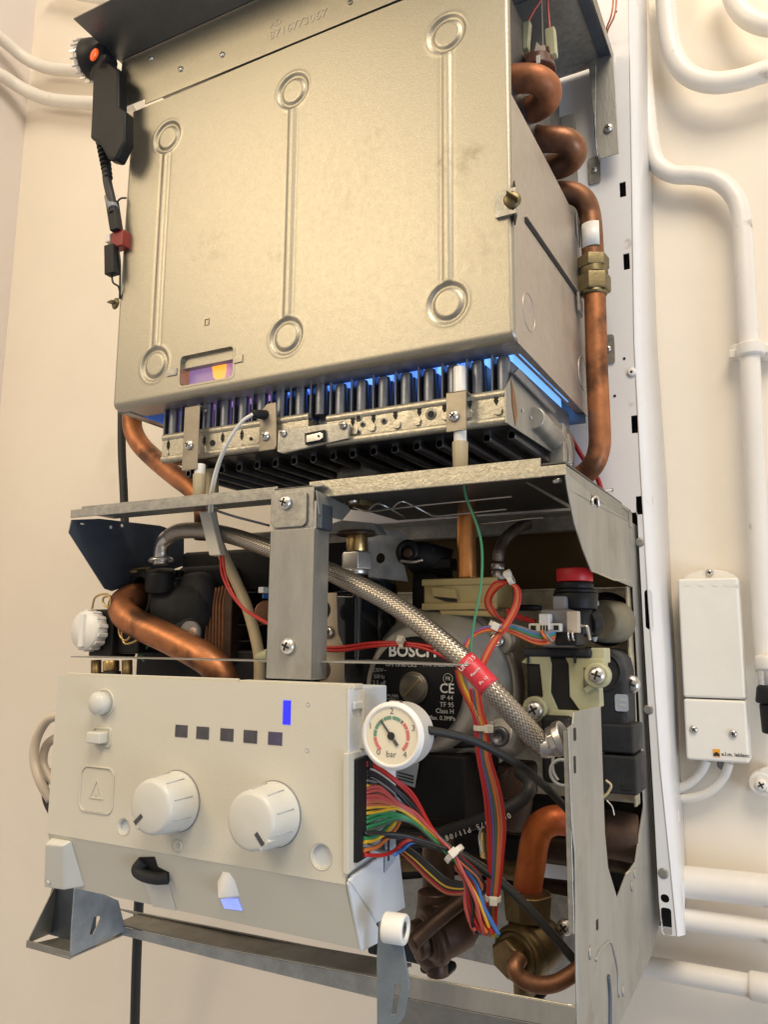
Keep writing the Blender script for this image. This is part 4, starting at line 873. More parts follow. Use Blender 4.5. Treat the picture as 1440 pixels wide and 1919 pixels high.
# scalloped left edge
for k, (u, v) in enumerate(((107, 1325), (104, 1373), (100, 1417), (97, 1462), (95, 1506), (90, 1545))):
    p = W(u, v, yp_+.012); p.x = cx0+.001; mk('edge_scallop', G().lathe([(.0005, -.008), (.0065, -.0065), (.0085, -.002), (.0085, .002), (.0065, .0065), (.0005, .008)], p, Z, 18), 'panel', t)
# lower-left corner tab
tb = [LP(97, 1572, .007), LP(130, 1575, .007), LP(136, 1655, .009), LP(98, 1650, .009)]; tbb = [LP(97, 1568, 0), LP(134, 1574, 0), LP(160, 1662, 0), LP(98, 1652, 0)]
g = G().hexa([tbb[0], tbb[1], tbb[2], tbb[3], tb[0], tb[1], tb[2], tb[3]]); cn = mk('corner_tab', g, 'knob', t, .0015); mk('pip', G().lathe([(.0018, 0), (.0015, .0008), (.0005, .001)], LP(108, 1640, .009), -nn, 14), 'knob', cn)
# cord cut-out, nub
mk('cord_notch', G().plate([LP(262, 1606, .0002), LP(290, 1605, .0002), LP(296, 1624, .0002), LP(317, 1634, .0002), LP(318, 1652, .0002), LP(268, 1632, .0002)], -nn, .0003), 'dark_gap', t)
mk('cord_hook', G().tube([LP(270, 1612, .001), LP(266, 1622, .005), LP(280, 1631, .006), LP(300, 1638, .005), LP(317, 1644, .001)], .0042, 14), 'black_dusty', t)
mk('slope_recess', G().plate([LP(264, 1640, .0003), LP(316, 1655, .0003), LP(331, 1706, .0003), LP(287, 1698, .0003)], -nn, .0004), 'knob', t, .0002)
g = G(); a = LP(418, 1632, .0); pn = [LP(418, 1633, .0), LP(408, 1652, .0), LP(408, 1676, .0), LP(426, 1684, .0), LP(449, 1680, .0), LP(440, 1650, .0), LP(430, 1636, .0)]
cc = LP(426, 1668, .010); g.add(pn+[cc], [(i, (i+1) % 7, 7) for i in range(7)]); g.add(pn, [tuple(range(7))]); nb_ = mk('switch_nub', g, 'white', t, .0012); mk('status_lens', G().plate([LP(414, 1683, .0005), LP(446, 1683, .0005), LP(455, 1705, .0005), LP(422, 1701, .0005)], -nn, .0004), 'glow_blue', t)
# grey cables on the left
t = thing('mains_cables', 'two grey mains cables looping out behind the left edge of the control panel', 'cables')
mk('cable_run', G().tube(pts([(115, 1340, -.36), (88, 1350, -.36), (68, 1385, -.36), (64, 1425, -.36), (75, 1465, -.36), (95, 1500, -.355)]), .0040, 14), 'w_cream', t); mk('cable_run', G().tube(pts([(112, 1378, -.35), (88, 1395, -.35), (80, 1425, -.35), (88, 1450, -.35), (105, 1470, -.35)]), .0038, 14), 'w_cream', t)
mk('black_cable', G().tube(pts([(88, 1440, -.34), (84, 1470, -.34), (86, 1500, -.34), (100, 1530, -.34)]), .0030, 12), 'rubber', t)

# ------------------------------------------------------------------ thin partition sheet above the panel
t = thing('partition_sheet', 'thin grey partition sheet seen edge on between the panel and the pump', 'panel')
zq = -.0145
mk('left_sheet', G().box((W(132, 1232, -.35).x, -.350, zq-.0004), (px0+.002, -.325, zq+.0006)), 'galv_plate', t)
mk('right_sheet', G().plate([Vector((px1, -.352, zq)), Vector((-.203, -.352, zq)), Vector((-.24, -.325, zq)), Vector((px1, -.275, zq))], Z, .0012), 'galv_plate', t)

# ------------------------------------------------------------------ pressure gauge
t = thing('pressure_gauge', 'round white pressure gauge reading just over one and a half bar', 'gauge')
gc = W(735, 1379, -.40); ax_ = Vector((.10, -1, .02)).normalized(); ex = (X-ax_*X.dot(ax_)).normalized(); ez = ax_.cross(ex)*-1
ez = (Z-ax_*Z.dot(ax_)).normalized(); rg = .0199
mk('case', G().lathe([(rg*.95, .0), (rg*1.03, .0006), (rg*1.03, .0022), (rg*.99, .003), (rg*.99, .022), (rg*.93, .024), (.006, .0245)], gc, -ax_, 48, caps=True), 'white', t)
fc = gc+ax_*.0004
mk('bezel', G().lathe([(rg*.84, -.0004), (rg*.86, .0016), (rg*.94, .0018), (rg*.98, 0)], gc, ax_, 48, caps=False), 'white', t, recalc=False)
dial = mk('dial', G().lathe([(rg*.86, 0), (rg*.86, .0004)], fc, ax_, 40), 'gauge_face', t)
# ticks: 0 at -150deg .. 4 at 150deg (from top)
def gd(a): return ex*sin(a)+ez*cos(a)
A0, A1 = radians(-140), radians(140)
segs = [(0, .12, 'g_red'), (.15, .42, 'g_red'), (.45, .62, 'g_red'), (.66, .95, 'g_green'), (1.0, 1.55, 'g_green'), (1.60, 1.98, 'g_green'), (2.05, 2.45, 'g_green'), (2.5, 2.6, 'ink_black'), (2.66, 2.95, 'g_red'), (3.0, 3.45, 'g_red'), (3.52, 3.95, 'g_red')]
for a, b, m_ in segs:
    a_, b_ = A0+(A1-A0)*a/4, A0+(A1-A0)*b/4; n_ = 7; r0, r1 = rg*.50, rg*.60; P1 = [fc+ax_*.0005+gd(a_+(b_-a_)*k/n_)*r1 for k in range(n_+1)]; P0 = [fc+ax_*.0005+gd(a_+(b_-a_)*k/n_)*r0 for k in range(n_+1)]
    mk('scale_band', G().plate(P1+P0[::-1], ax_, .0002), m_, dial)
for s_, a, r in (('0', -140, .66), ('1', -70, .76), ('2', 0, .74), ('3', 70, .76), ('4', 140, .70)):
    text(s_, fc+ax_*.0005+gd(radians(a))*rg*r, .0052, ex, ez, 'ink_black', dial, 'numeral', depth=.0001)
text('bar', fc+ax_*.0005-ez*rg*.55, .0052, ex, ez, 'ink_black', dial, 'lettering', depth=.0001)
na = radians(-38); mk('needle', G().obox(fc+ax_*.0012+gd(na)*rg*.22, gd(na)*rg*.36, ax_.cross(gd(na))*.0006, ax_*.0002).lathe([(rg*.12, .0008), (rg*.12, .0016)], fc, ax_, 18).obox(fc+ax_*.0012-gd(na)*rg*.25, gd(na)*rg*.10, ax_.cross(gd(na))*.0010, ax_*.0002), 'ink_black', t)
mk('glass_cover', G().lathe([(rg*.88, .0016), (rg*.88, .0019)], gc, ax_, 40), 'glass', t)
p = gc-ax_*.006+ez*rg*1.0; mk('top_clip', G().obox(p, ex*.0035, ax_*.003, ez*.0010), 'steel', t, .0004)
mk('capillary', G().tube([W(800, 1368, -.385), W(830, 1373, -.375), W(880, 1385, -.36), W(930, 1408, -.345), W(980, 1438, -.33), W(1020, 1472, -.30), W(1062, 1515, -.28), W(1082, 1540, -.27)], .0027, 14), 'rubber', t)

# ------------------------------------------------------------------ pump
t = thing('circulation_pump', 'grey cast circulation pump with a round black rating plate', 'pump')
pc = Vector((-.276, -.283, W(782, 1290, -.283).z)); po = Vector((-.275, -.236, W(828, 1285, -.236).z))
mk('motor_housing', G().lathe([(.0625, 0), (.0625, .010), (.060, .016), (.055, .024), (.050, .034), (.0475, .0405), (.044, .0415), (.040, .0415), (.001, .0405)], po, -Y, 64), 'motor', t)
mk('flange_ring', G().lathe([(.066, -.016), (.066, 0), (.0625, .002)], po, -Y, 64), 'motor', t)
for a in (35, 145, 215, 325):
    d = X*cos(radians(a))+Z*sin(radians(a)); c = po+d*.064+Y*.012; lug = mk('bolt_lug', G().lathe([(.012, 0), (.012, .016), (.010, .018)], c, -Y, 20), 'motor', t); mk('bolt', G().lathe([(.0055, 0), (.0055, .006), (.003, .006), (.003, .002), (.0005, .002)], c-Y*.018, -Y, 16), 'steel', lug)
lab = mk('rating_plate', G().lathe([(.0392, 0), (.0395, .0006), (.0392, .0012), (.001, .0013)], pc+Y*.0015, -Y, 56), 'label_black', t)
yl2 = pc.y-.0003
text('BOSCH', W(773, 1221, yl2), .0125, X, Z, 'ink_white', lab, depth=.0001, bold=.00035, sx_=1.02)
for s_, u, v, sz in (('UPS 15-50 CIL2', 752, 1246, .0042), ('P/N: 59826400', 822, 1246, .0042), ('230V~', 711, 1256, .0048), ('50Hz', 711, 1268, .0048), ('2.5 µF', 711, 1280, .0048), ('GF5HC', 711, 1292, .0044), ('Imax(A) P1(W)', 722, 1304, .0038), ('0.21   45', 720, 1317, .0044), ('Max. 0.3MPa', 828, 1346, .0044), ('Class H', 834, 1333, .0048), ('TF 95', 838, 1321, .0050), ('IP 44', 838, 1308, .0050)):
    text(s_, W(u, v, yl2), sz, X, Z, 'ink_grey', lab, depth=.0001)
text('CE', W(838, 1291, yl2), .0100, X, Z, 'ink_white', lab, depth=.0001, bold=.0001)
text('FR', W(840, 1272, yl2), .0040, X, Z, 'ink_grey', lab, depth=.0001); mk('oval_mark', G().torus(W(840, 1272, yl2), -Y, .0038, .0002, 24, 6), 'ink_grey', lab)
mk('print_line', G().box(W(702, 1309, yl2-.0001), W(742, 1309.8, yl2+.0001)), 'ink_grey', lab)
ps = Vector((-.2765, yl2-.001, W(783, 1289, yl2).z)); sc = mk('vent_screw', G().lathe([(.0125, 0), (.0122, .001), (.0118, .0012), (.0112, .0010), (.0110, .003), (.0100, .004), (.001, .0042)], ps, -Y, 36), 'pin', t)
d = (X+Z*1.0).normalized(); mk('slot', G().obox(ps-Y*.0042, d*.0090, Y.cross(d)*.0007, Y*.0004), 'brass', sc)
mk('terminal_box', G().hexa(pts([(700, 1410, -.27), (905, 1400, -.27), (905, 1400, -.22), (700, 1410, -.22), (712, 1398, -.27), (912, 1386, -.27), (912, 1386, -.22), (712, 1398, -.22)])).box(W(706, 1405, -.275), Vector((W(872, 1405, -.275).x, -.20, W(760, 1530, -.275).z))), 'black', t, .002)
mk('motor_skirt', G().plate(pts([(735, 1380), (925, 1350), (925, 1395), (870, 1412), (735, 1416)], -.262), Y, .03), 'motor', t, .002)
stk = mk('rating_sticker', G().plate(pts([(740, 1418), (786, 1430), (778, 1476), (738, 1462)], -.2765), -Y, .0003), 'blue_tape', t)
for k in range(3): mk('print_line', G().plate(pts([(746, 1446+6*k), (776, 1454+6*k), (775, 1456.5+6*k), (746, 1448.5+6*k)], -.2770), -Y, .0001), 'ink_black', stk)

# pump neighbour hardware
t = thing('clip_collar', 'beige nylon locking collar with latch around the copper riser', 'pipe clip')
yk2 = -.255; a, b = W(793, 1087, yk2), W(932, 1150, yk2)
g = G(); g.box((a.x, yk2, W(800, 1140, yk2).z), (b.x, yk2+.04, W(800, 1090, yk2).z)); mk('collar_body', g, 'beige', t, .003, 3)
for v in (1092, 1137): p = W(800, v, yk2); mk('rim', G().box((a.x-.0004, yk2-.0022, p.z-.0028), (b.x+.001, yk2+.001, p.z+.0028)), 'beige', t, .001)
mk('latch', G().plate(pts([(808, 1100), (853, 1104), (857, 1122), (810, 1117)], yk2-.004), Y, .006), 'beige', t, .001); mk('latch_gap', G().plate(pts([(812, 1119), (856, 1123), (856, 1128), (835, 1127)], yk2-.0012), Y, .002), 'dark_gap', t)
mk('skirt', G().plate(pts([(822, 1142), (930, 1144), (930, 1156), (835, 1152), (828, 1155)], yk2), Y, .03), 'beige', t, .001)
t = thing('copper_riser', 'short upright copper pipe standing in the beige collar', 'pipe')
cr = [(880, 905, -.24), (878, 930, -.24), (876, 960, -.24), (875, 1020, -.24), (876, 1092, -.24)]
P_ = pts(cr); mk('pipe_run', G().tube(P_, 18*mpp(P_[2]), 24, 6), 'copper_bright', t)
mk('elbow', G().tube(pts([(876, 960, -.24), (879, 930, -.24), (895, 915, -.23), (930, 908, -.21)]), 19*mpp(P_[2]), 24, 6), 'copper_dull', t)
t = thing('steel_nut', 'bright hexagonal steel union nut below a brass collar', 'nut')
yn = -.28; c0, c1 = W(668, 1069, yn), W(668, 1035, yn); mk('hex_nut', G().nut(c0, c1, .0135), 'chrome', t, .0005)
mk('brass_collar', G().cyl(W(669, 1034, yn), W(670, 1003, yn), .0088, .0088, 24, .0005), 'brass', t); mk('washer', G().cyl(W(669, 1003, yn), W(669, 997, yn), .0175, .0165, 24, .0005), 'bronze', t)
mk('lower_ring', G().cyl(W(668, 1077, yn), c0, .0100, .0108, 24, .0005), 'chrome', t); mk('brass_top', G().nut(W(672, 952, yn), W(672, 930, yn), .014), 'brass_dull', t, .0005)
mk('lock_plate', G().plate([W(610, 985, yn)+Y*0, W(640, 975, yn), W(700, 980, yn), W(715, 1000, yn), W(610, 1000, yn)], Y, .012), 'galv_dull', t, .0005)
t = thing('gas_valve', 'glossy black gas valve body with a beige metal plate beside the post', 'valve')
mk('bracket_plate', G().plate(pts([(690, 985), (752, 998), (763, 1008), (763, 1022), (752, 1040), (765, 1090), (690, 1082)], -.245), Y, .0014, [circ(W(713, 1046, -.245), X, Z, .0045, 14)]), 'galv_blue', t, .0004)
mk('coil_body', G().box(W(612, 1108, -.285), Vector((W(672, 1200, -.285).x, -.21, W(640, 1245, -.285).z))), 'black_gloss', t, .006, 4)
mk('valve_body', G().cyl(W(690, 1330, -.235), W(690, 1088, -.235), .026, .026, 36, .006), 'black_gloss', t)
for k in range(3): mk('body_edge', G().tube(pts([(668+13*k, 1100, -.262+.004*k), (666+13*k, 1170, -.262+.004*k), (668+9*k, 1215, -.262+.004*k)]), .0012, 8), 'black_gloss', t)
mk('motor_can', G().lathe([(.034, 0), (.034, .03), (.030, .036), (.001, .038)], W(722, 1230, -.20), -Y, 36), 'black_gloss', t)
mk('metal_plate', G().plate(pts([(600, 1112), (631, 1110), (633, 1186), (645, 1215), (645, 1300), (600, 1300)], -.305), Y, .0014), mat('passivated', (.52, .44, .33), .4, .9, .1, 40), t, .0004)
screw(t, W(615, 1185, -.3055), -Y, .0052, 'steel'); mk('round_hole', G().lathe([(.008, 0), (.008, .0004)], W(603, 1143, -.3052), -Y, 20), 'dark_gap', t); mk('round_hole', G().lathe([(.0085, 0), (.0085, .0004)], W(602, 1255, -.3052), -Y, 20), 'bronze', t)
mk('valve_body_left', G().box(W(420, 1070, -.22), Vector((W(560, 1200, -.22).x, -.17, W(480, 1300, -.22).z))), 'black', t, .004)
# black vent head
t = thing('pressure_sensor', 'black plastic elbow head with a wire clip on a black column', 'valve')
mk('column', G().box(W(770, 1060, -.225), Vector((W(822, 1100, -.225).x, -.19, W(790, 1165, -.225).z))), 'black', t, .004); mk('head', G().tube(pts([(770, 1050, -.235), (790, 1042, -.235), (815, 1048, -.23), (843, 1056, -.225)]), .0125, 18), 'black', t)
mk('eye', G().torus(W(764, 1035, -.248), -Y, .0080, .0030, 24, 8), 'black', t); mk('eye_brass', G().lathe([(.005, 0), (.004, .001), (.002, .0012)], W(765, 1036, -.250), -Y, 16), 'bronze', t)
mk('top_arm', G().obox(W(790, 1028, -.235), (W(820, 1034, -.235)-W(790, 1028, -.235))*1.0, Y*.006, Z*.0035), 'black', t, .0015); mk('side_cap', G().box(W(808, 1046, -.24), Vector((W(845, 1060, -.24).x, -.22, W(845, 1066, -.24).z))), 'black', t, .002); mk('wire_clip', G().tube(pts([(752, 1051, -.252), (775, 1053, -.252), (793, 1049, -.250)]), .0016, 8), 'steel', t)

# ------------------------------------------------------------------ left hydraulic group
t = thing('copper_pipe', 'thick copper pipe sweeping from the black elbow down behind the control panel', 'pipe')
PL = pts([(264, 1118, -.27), (244, 1121, -.285), (229, 1134, -.295), (236, 1154, -.30), (262, 1172, -.30), (310, 1194, -.30), (365, 1222, -.30), (400, 1246, -.298), (420, 1275, -.295), (432, 1310, -.29)])
mk('pipe_run', G().tube(PL, 27*mpp(PL[4]), 28, 8), 'copper', t)
t = thing('water_block', 'dusty black plastic water block with moulded curves on the left', 'valve block')
mk('elbow_socket', G().lathe([(.0185, 0), (.0225, .001), (.0225, .006), (.0200, .008), (.0200, .040)], W(263, 1116, -.278), (.28, 1, .05), 28, caps=False), 'black', t)
mk('socket_rim', G().torus(W(263, 1116, -.278), (.28, 1, .05), .0205, .0028, 32, 8), 'black_dusty', t)
mk('body', G().lathe([(.010, 0), (.024, .002), (.028, .012), (.028, .05), (.020, .058)], W(300, 1140, -.265), X+Y*.3, 30), 'black_dusty', t)
mk('cover_wing', G().tube(pts([(335, 1105, -.262), (380, 1098, -.26), (378, 1130, -.262), (368, 1160, -.265), (340, 1185, -.268)]), .013, 18, 8), 'black_dusty', t)
mk('inlet_neck', G().cyl(W(300, 1068, -.285), W(302, 1108, -.28), .0140, .0150, 24, .002).cyl(W(320, 1080, -.275), W(320, 1110, -.27), .012, .013, 20, .002), 'black', t)
mk('spring_clip', G().torus(W(262, 1068, -.29), (.2, -.3, 1), .0085, .0012, 24, 8, 0, 5.2), 'brass_dull', t)
for q in range(6): p = W(290+q*9, 1092-(q % 2)*10, -.288+.004*q); mk('moulded_rib', G().obox(p, X*.0035, Y*.004, Z*.007), 'black', t, .001)
mk('rear_mass', G().box(W(340, 1035, -.22), Vector((W(505, 1200, -.22).x, -.17, W(400, 1262, -.22).z))), 'black', t, .004)
mk('rear_cover', G().box(W(330, 1062, -.245), Vector((W(420, 1090, -.245).x, -.20, W(400, 1120, -.245).z))), 'black_dusty', t, .006, 3)
for k in range(5): mk('cooling_rib', G().box(W(426, 1110+30*k, -.25), Vector((W(492, 1110+30*k, -.25).x, -.22, W(426, 1113+30*k, -.25).z))), 'black', t, .0008)
mk('lower_mass', G().box(W(255, 1215, -.25), Vector((W(480, 1250, -.25).x, -.20, W(300, 1300, -.25).z))), 'black', t, .003)
mk('neck_end', G().lathe([(.008, 0), (.0105, .001), (.0105, .006)], W(362, 1186, -.285), -Y, 20), 'grey_plastic', t); mk('neck_hole', G().lathe([(.0045, 0), (.0045, .0006)], W(362, 1185, -.2912), -Y, 16), 'chrome', t)
t = thing('plate_exchanger', 'brown ribbed plate heat exchanger behind the thick copper pipe', 'heat exchanger')
for k in range(8):
    u = 388+k*6.2; mk('plate', G().tube(pts([(u+6, 1098+abs(k-4)*1.5, -.262+.001*k), (u, 1130, -.262+.001*k), (u-1, 1180, -.262+.001*k), (u-2, 1240, -.262+.001*k)]), .0018, 8), 'copper_dull', t)
mk('end_plate', G().box(W(386, 1100, -.258), Vector((W(434, 1150, -.258).x, -.20, W(400, 1245, -.258).z))), 'bronze', t, .002)
t = thing('fill_valve', 'white round tap cap on a black valve body at the far left', 'tap')
c = W(177, 1182, -.303); ax = Vector((-.02, -1, 0)).normalized()
mk('body', G().box(W(170, 1142, -.302), Vector((W(212, 1160, -.302).x, -.27, W(190, 1232, -.302).z))), 'black', t, .002)
cap = mk('cap', G().lathe([(.0165, 0), (.0185, .001), (.0185, .011), (.0170, .0135), (.001, .014)], c, ax, 36), 'white', t); e2 = ax.cross(Z).normalized()
mk('grip_bar', G().obox(c+ax*.0145, Z*.0155, e2*.0030, ax*.0022), 'white', cap, .001)
for a in range(14):
    d = Z*cos(a*2*pi/14)+e2*sin(a*2*pi/14); mk('rim_tooth', G().obox(c+d*.0186+ax*.006, d*.0008, ax.cross(d)*.0018, ax*.0055), 'white', cap, .0005)
for u, m_ in ((180, 'brass'), (238, 'brass')): mk('brass_stem', G().cyl(W(u, 1290, -.30), W(u, 1237, -.30), .0048, .0048, 16), 'brass_dull', t)
mk('brass_union', G().cyl(W(208, 1258, -.298), W(208, 1238, -.298), .0075, .0075, 20, .001), 'brass', t); mk('black_union', G().cyl(W(208, 1290, -.298), W(208, 1258, -.298), .0095, .0090, 20, .001), 'black', t)
mk('wire_clip', G().tube(pts([(172, 1142, -.31), (178, 1120, -.31), (196, 1113, -.31), (206, 1120, -.31), (204, 1138, -.31), (194, 1132, -.31), (194, 1120, -.31), (206, 1117, -.31)]), .0010, 8), 'brass', t)
mk('wire_clip', G().tube(pts([(222, 1160, -.305), (224, 1190, -.305), (236, 1200, -.305), (246, 1186, -.305), (240, 1176, -.305), (228, 1184, -.305), (234, 1206, -.305), (256, 1200, -.305), (266, 1188, -.305)]), .0010, 8), 'brass', t)
mk('clip_block', G().box(W(214, 1150, -.295), Vector((W(262, 1160, -.295).x, -.26, W(240, 1225, -.295).z))), 'black', t, .002)
t = thing('green_wire', 'short dark green wires below the thick copper pipe', 'wires')
for k in range(3): wire_px('wire', [(284-6*k, 1205, -.285), (272-4*k, 1216, -.285), (266-3*k, 1226, -.285), (270, 1240, -.285)], .0009, 'w_thin_green', t)
# braided hoses
def hose(label, lst, rpx, rads=None):
    t_ = thing('braided_hose', label, 'hose', 'braided steel hoses'); P_ = pts(lst); r = rpx*mpp(P_[len(P_)//2]); mk('braid', G().tube(P_, r, 28, 10, uvs=True), 'braid', t_); return t_, P_, r
t, P_, r_ = hose('long braided steel hose crossing in front of the pump from upper left to right', [(318, 1004, -.295), (340, 995, -.297), (385, 995, -.30), (440, 1006, -.305), (510, 1030, -.312), (575, 1055, -.318), (614, 1070, -.32), (647, 1085, -.323), (694, 1108, -.328), (740, 1134, -.333), (787, 1168, -.338), (834, 1206, -.342), (881, 1248, -.344), (928, 1299, -.343), (974, 1350, -.338), (1005, 1385, -.333), (1024, 1399, -.33)], 18.5)
mk('hose_elbow', G().tube(pts([(301, 1058, -.29), (302, 1035, -.29), (308, 1014, -.292), (322, 1002, -.295)]), .0072, 20), 'steel', t); mk('hose_ring', G().cyl(W(301, 1052, -.29), W(301, 1046, -.29), .0120, .0110, 22, .0008), 'chrome', t)
mk('end_fitting', G().tube(pts([(1012, 1398, -.332), (1030, 1398, -.33), (1040, 1390, -.33), (1056, 1384, -.33)]), r_*1.03, 22), 'steel', t); mk('end_nut', G().nut(W(1036, 1392, -.33), W(1054, 1384, -.33), .0105, 8).cyl(W(1048, 1388, -.33), W(1062, 1382, -.33), .0118, .0118, 22, .001), 'steel', t, .0006)
def crm(a, b, c, d, t): return .5*((2*b)+(c-a)*t+(2*a-5*b+4*c-d)*t*t+(3*b-a-3*c+d)*t**3)
k_ = 12; bandp = [crm(P_[k_-1], P_[k_], P_[k_+1], P_[k_+2], q/10) for q in range(-2, 9)]
a, b = bandp[0], bandp[-1]; lb_ = mk('red_band', G().tube(bandp, r_*1.04, 30, raw=True), 'red_label', t)
dv = (b-a).normalized(); mid_ = bandp[5]; out = (CAM-mid_).normalized(); out = (out-dv*out.dot(dv)).normalized()
tx = out.cross(dv).normalized(); tx = tx if tx.x > 0 else -tx; tx = out.cross(dv)*-1
up_ = dv*-1 
for k, (s_, sz) in enumerate((('UNE 15', .0042), ('Flexible', .0026), ('Pn 10', .0030))):
    p = mid_-dv*(.0078-.0078*k)+out*(r_*1.06); text(s_, p, sz, out.cross(dv), dv*-1, 'ink_white', lb_, depth=.0001)
t, P2, r2 = hose('short braided hose rising behind the beige collar', [(934, 1052, -.21), (936, 1035, -.21), (944, 1015, -.205), (957, 1000, -.20), (975, 988, -.19), (990, 982, -.18)], 11)
mk('end_fitting', G().cyl(W(934, 1087, -.21), W(934, 1070, -.21), .0058, .0058, 18, .0006).cyl(W(934, 1068, -.21), W(934, 1056, -.21), .0060, .0060, 18, .0006), 'chrome', t)
t, P3, r3 = hose('dark braided hose end half hidden behind the burner corner', [(1052, 800, -.17), (1064, 830, -.17), (1066, 860, -.17), (1060, 890, -.17)], 12)
t = thing('red_cable', 'red cable dropping behind the right copper pipe', 'cable')
mk('cable_run', G().tube(pts([(1068, 815, -.14), (1085, 845, -.14), (1105, 875, -.14), (1122, 900, -.138), (1130, 935, -.135), (1132, 960, -.135)]), .0022, 10), 'w_red', t)
wire_px('tie_loop', [(1108, 925, -.14), (1130, 921, -.14), (1148, 918, -.13)], .0009, 'clear_nylon', t)

# beige long tube, connector and its red wires
t = thing('beige_tube', 'long beige silicone tube slanting down to the left of the post', 'tube')
mk('tube_run', G().tube(pts([(392, 935, -.30), (400, 985, -.29), (414, 1030, -.28), (440, 1085, -.275), (462, 1135, -.275), (478, 1190, -.275), (486, 1235, -.275), (486, 1290, -.275)]), 10.5*mpp(W(450, 1100, -.275)), 18), 'beige_tube', t)
t = thing('wire_connector', 'translucent white wire connector with red wires by the left end of the hose', 'connector')
mk('sleeve', G().obox(W(398, 1000, -.315), (W(408, 1042, -.315)-W(388, 960, -.315))*.5, X*.0062, Y*.004), 'clear_nylon', t, .001)
for k in range(2): wire_px('red_wire', [(413+5*k, 1042, -.315), (416+6*k, 1075, -.315), (430+4*k, 1108, -.315), (455+2*k, 1140, -.315), (485, 1160-2*k, -.318), (506, 1171-2*k, -.32)], .0011, 'w_red', t)
wire_px('red_wire', [(378, 950, -.30), (384, 968, -.30), (392, 985, -.31)], .0014, 'w_red', t)
t = thing('small_solenoid', 'small copper coloured round part peeking out left of the post', 'valve')
mk('body', G().cyl(W(500, 1148, -.27), W(500, 1148, -.25), .011, .011, 20, .001), 'copper_dull', t); mk('white_tab', G().box(W(484, 1100, -.28), W(506, 1112, -.27)), 'white', t, .0005); mk('blue_tab', G().box(W(492, 1113, -.28), W(506, 1122, -.27)), 'w_blue', t)
mk('beige_elbow', G().cyl(W(482, 1232, -.30), W(506, 1228, -.30), .004, .006, 14, .001), 'beige_green', t)

# ------------------------------------------------------------------ right hydraulic group
t = thing('air_vent', 'red capped black automatic vent on the right hydraulic block', 'vent')
cx, yv = W(1076, 1080, -.235).x, -.235
def cylz(u, v0, v1, y, r, r2=None, n=32, bev=.0008): a = W(u, v0, y); b = W(u, v1, y); b.x = a.x; return G().cyl(b, a, r if r2 is None else r2, r, n, bev)
mk('red_cap', cylz(1077, 1066, 1091, yv, .0138, n=36), 'red_cap', t)
mk('neck', cylz(1077, 1092, 1105, yv, .0145, n=36), 'black', t); mk('collar', cylz(1079, 1105, 1112, yv, .0162), 'black', t); mk('body', cylz(1079, 1112, 1142, yv, .0172, .0160), 'black', t); mk('stem', cylz(1083, 1142, 1190, yv, .0120), 'black', t)
mk('port', G().lathe([(.0140, 0), (.0170, .002), (.0176, .012), (.0176, .03)], W(1124, 1164, -.185), X*.25+Y, 30), 'port_olive', t); mk('port_rim', G().torus(W(1128, 1164, -.190), X*.25+Y, .0152, .0026, 32, 8, 3.5, 6.1), 'ltgrey', t); mk('port_socket', G().cyl(W(1098, 1168, -.235), W(1112, 1166, -.228), .0105, .0115, 24, .001), 'black', t)
mk('wire_clip', G().tube(pts([(1086, 1173, -.258), (1100, 1174, -.258), (1103, 1185, -.258), (1106, 1200, -.258)]), .0013, 8), 'steel', t)
mk('black_eye', G().torus(W(990, 1139, -.2), Z, .010, .0022, 24, 8), 'black', t)
t = thing('flow_sensor', 'dark flow sensor block with a white plug and loose wires on its left', 'sensor')
ys_ = -.262
mk('body', G().box(W(1012, 1142, ys_), Vector((W(1072, 1180, ys_).x, ys_+.03, W(1040, 1212, ys_).z))), 'grey_plastic', t, .002); mk('upper_body', G().box(W(1036, 1117, ys_+.003), Vector((W(1058, 1140, ys_).x, ys_+.03, W(1040, 1143, ys_).z))), 'grey_plastic', t, .001)
mk('lower_body', G().box(W(1040, 1185, ys_-.003), Vector((W(1084, 1200, ys_).x, ys_+.02, W(1060, 1210, ys_).z))), 'black', t, .001)
mk('white_plug', G().box(W(1010, 1150, ys_-.010), Vector((W(1030, 1160, ys_-.010).x, ys_-.001, W(1020, 1186, ys_-.010).z))).box(W(991, 1168, ys_-.008), Vector((W(1052, 1170, ys_-.008).x, ys_-.002, W(1020, 1184, ys_-.008).z))), 'white', t, .0008)
for u in (999, 1042): mk('plug_window', G().box(W(u-4, 1172, ys_-.0086), W(u+6, 1181, ys_-.0079)), 'dark_gap', t)
for k in range(3): mk('plug_slot', G().box(W(1013+5.5*k, 1172, ys_-.0106), W(1016.5+5.5*k, 1185, ys_-.0099)), 'dark_gap', t)
mk('beige_side', G().box(W(1062, 1145, ys_-.004), Vector((W(1084, 1165, ys_-.004).x, ys_+.004, W(1070, 1186, ys_-.004).z))), 'w_cream', t, .0008)
for u in (1068, 1076): mk('contact_loop', G().torus(W(u, 1191, ys_-.004), X, .0035, .0007, 16, 6), 'chrome', t)
bun = (('orange', 0), ('red', 1), ('salmon', 2), ('dgreen', 3), ('green', 4), ('blue', 5), ('grey', 6))
for c_, k in bun: wire_px('wire', [(938, 1178-k*1.2, -.29), (965, 1188-k*2.6, -.288), (1000, 1204-k*3.4, -.284), (1022, 1206-k*3.2, -.282), (1036, 1200-k*3.0, -.278), (1040, 1192-k*1.0, -.274)], .0011, 'w_'+c_, t)
for k, c_ in enumerate(('orange', 'grey')): wire_px('wire', [(1015+6*k, 1182, -.284), (1022+6*k, 1194, -.286), (1032+3*k, 1202, -.284)], .0012, 'w_'+c_, t)
for k in range(3): wire_px('wire', [(950, 1142+3*k, -.27), (975, 1154+3*k, -.265), (1005, 1164+2*k, -.26)], .0011, 'w_red', t)
t = thing('sensor_bracket', 'pale green nylon bracket with two screws under the flow sensor', 'bracket')
yb_ = -.252
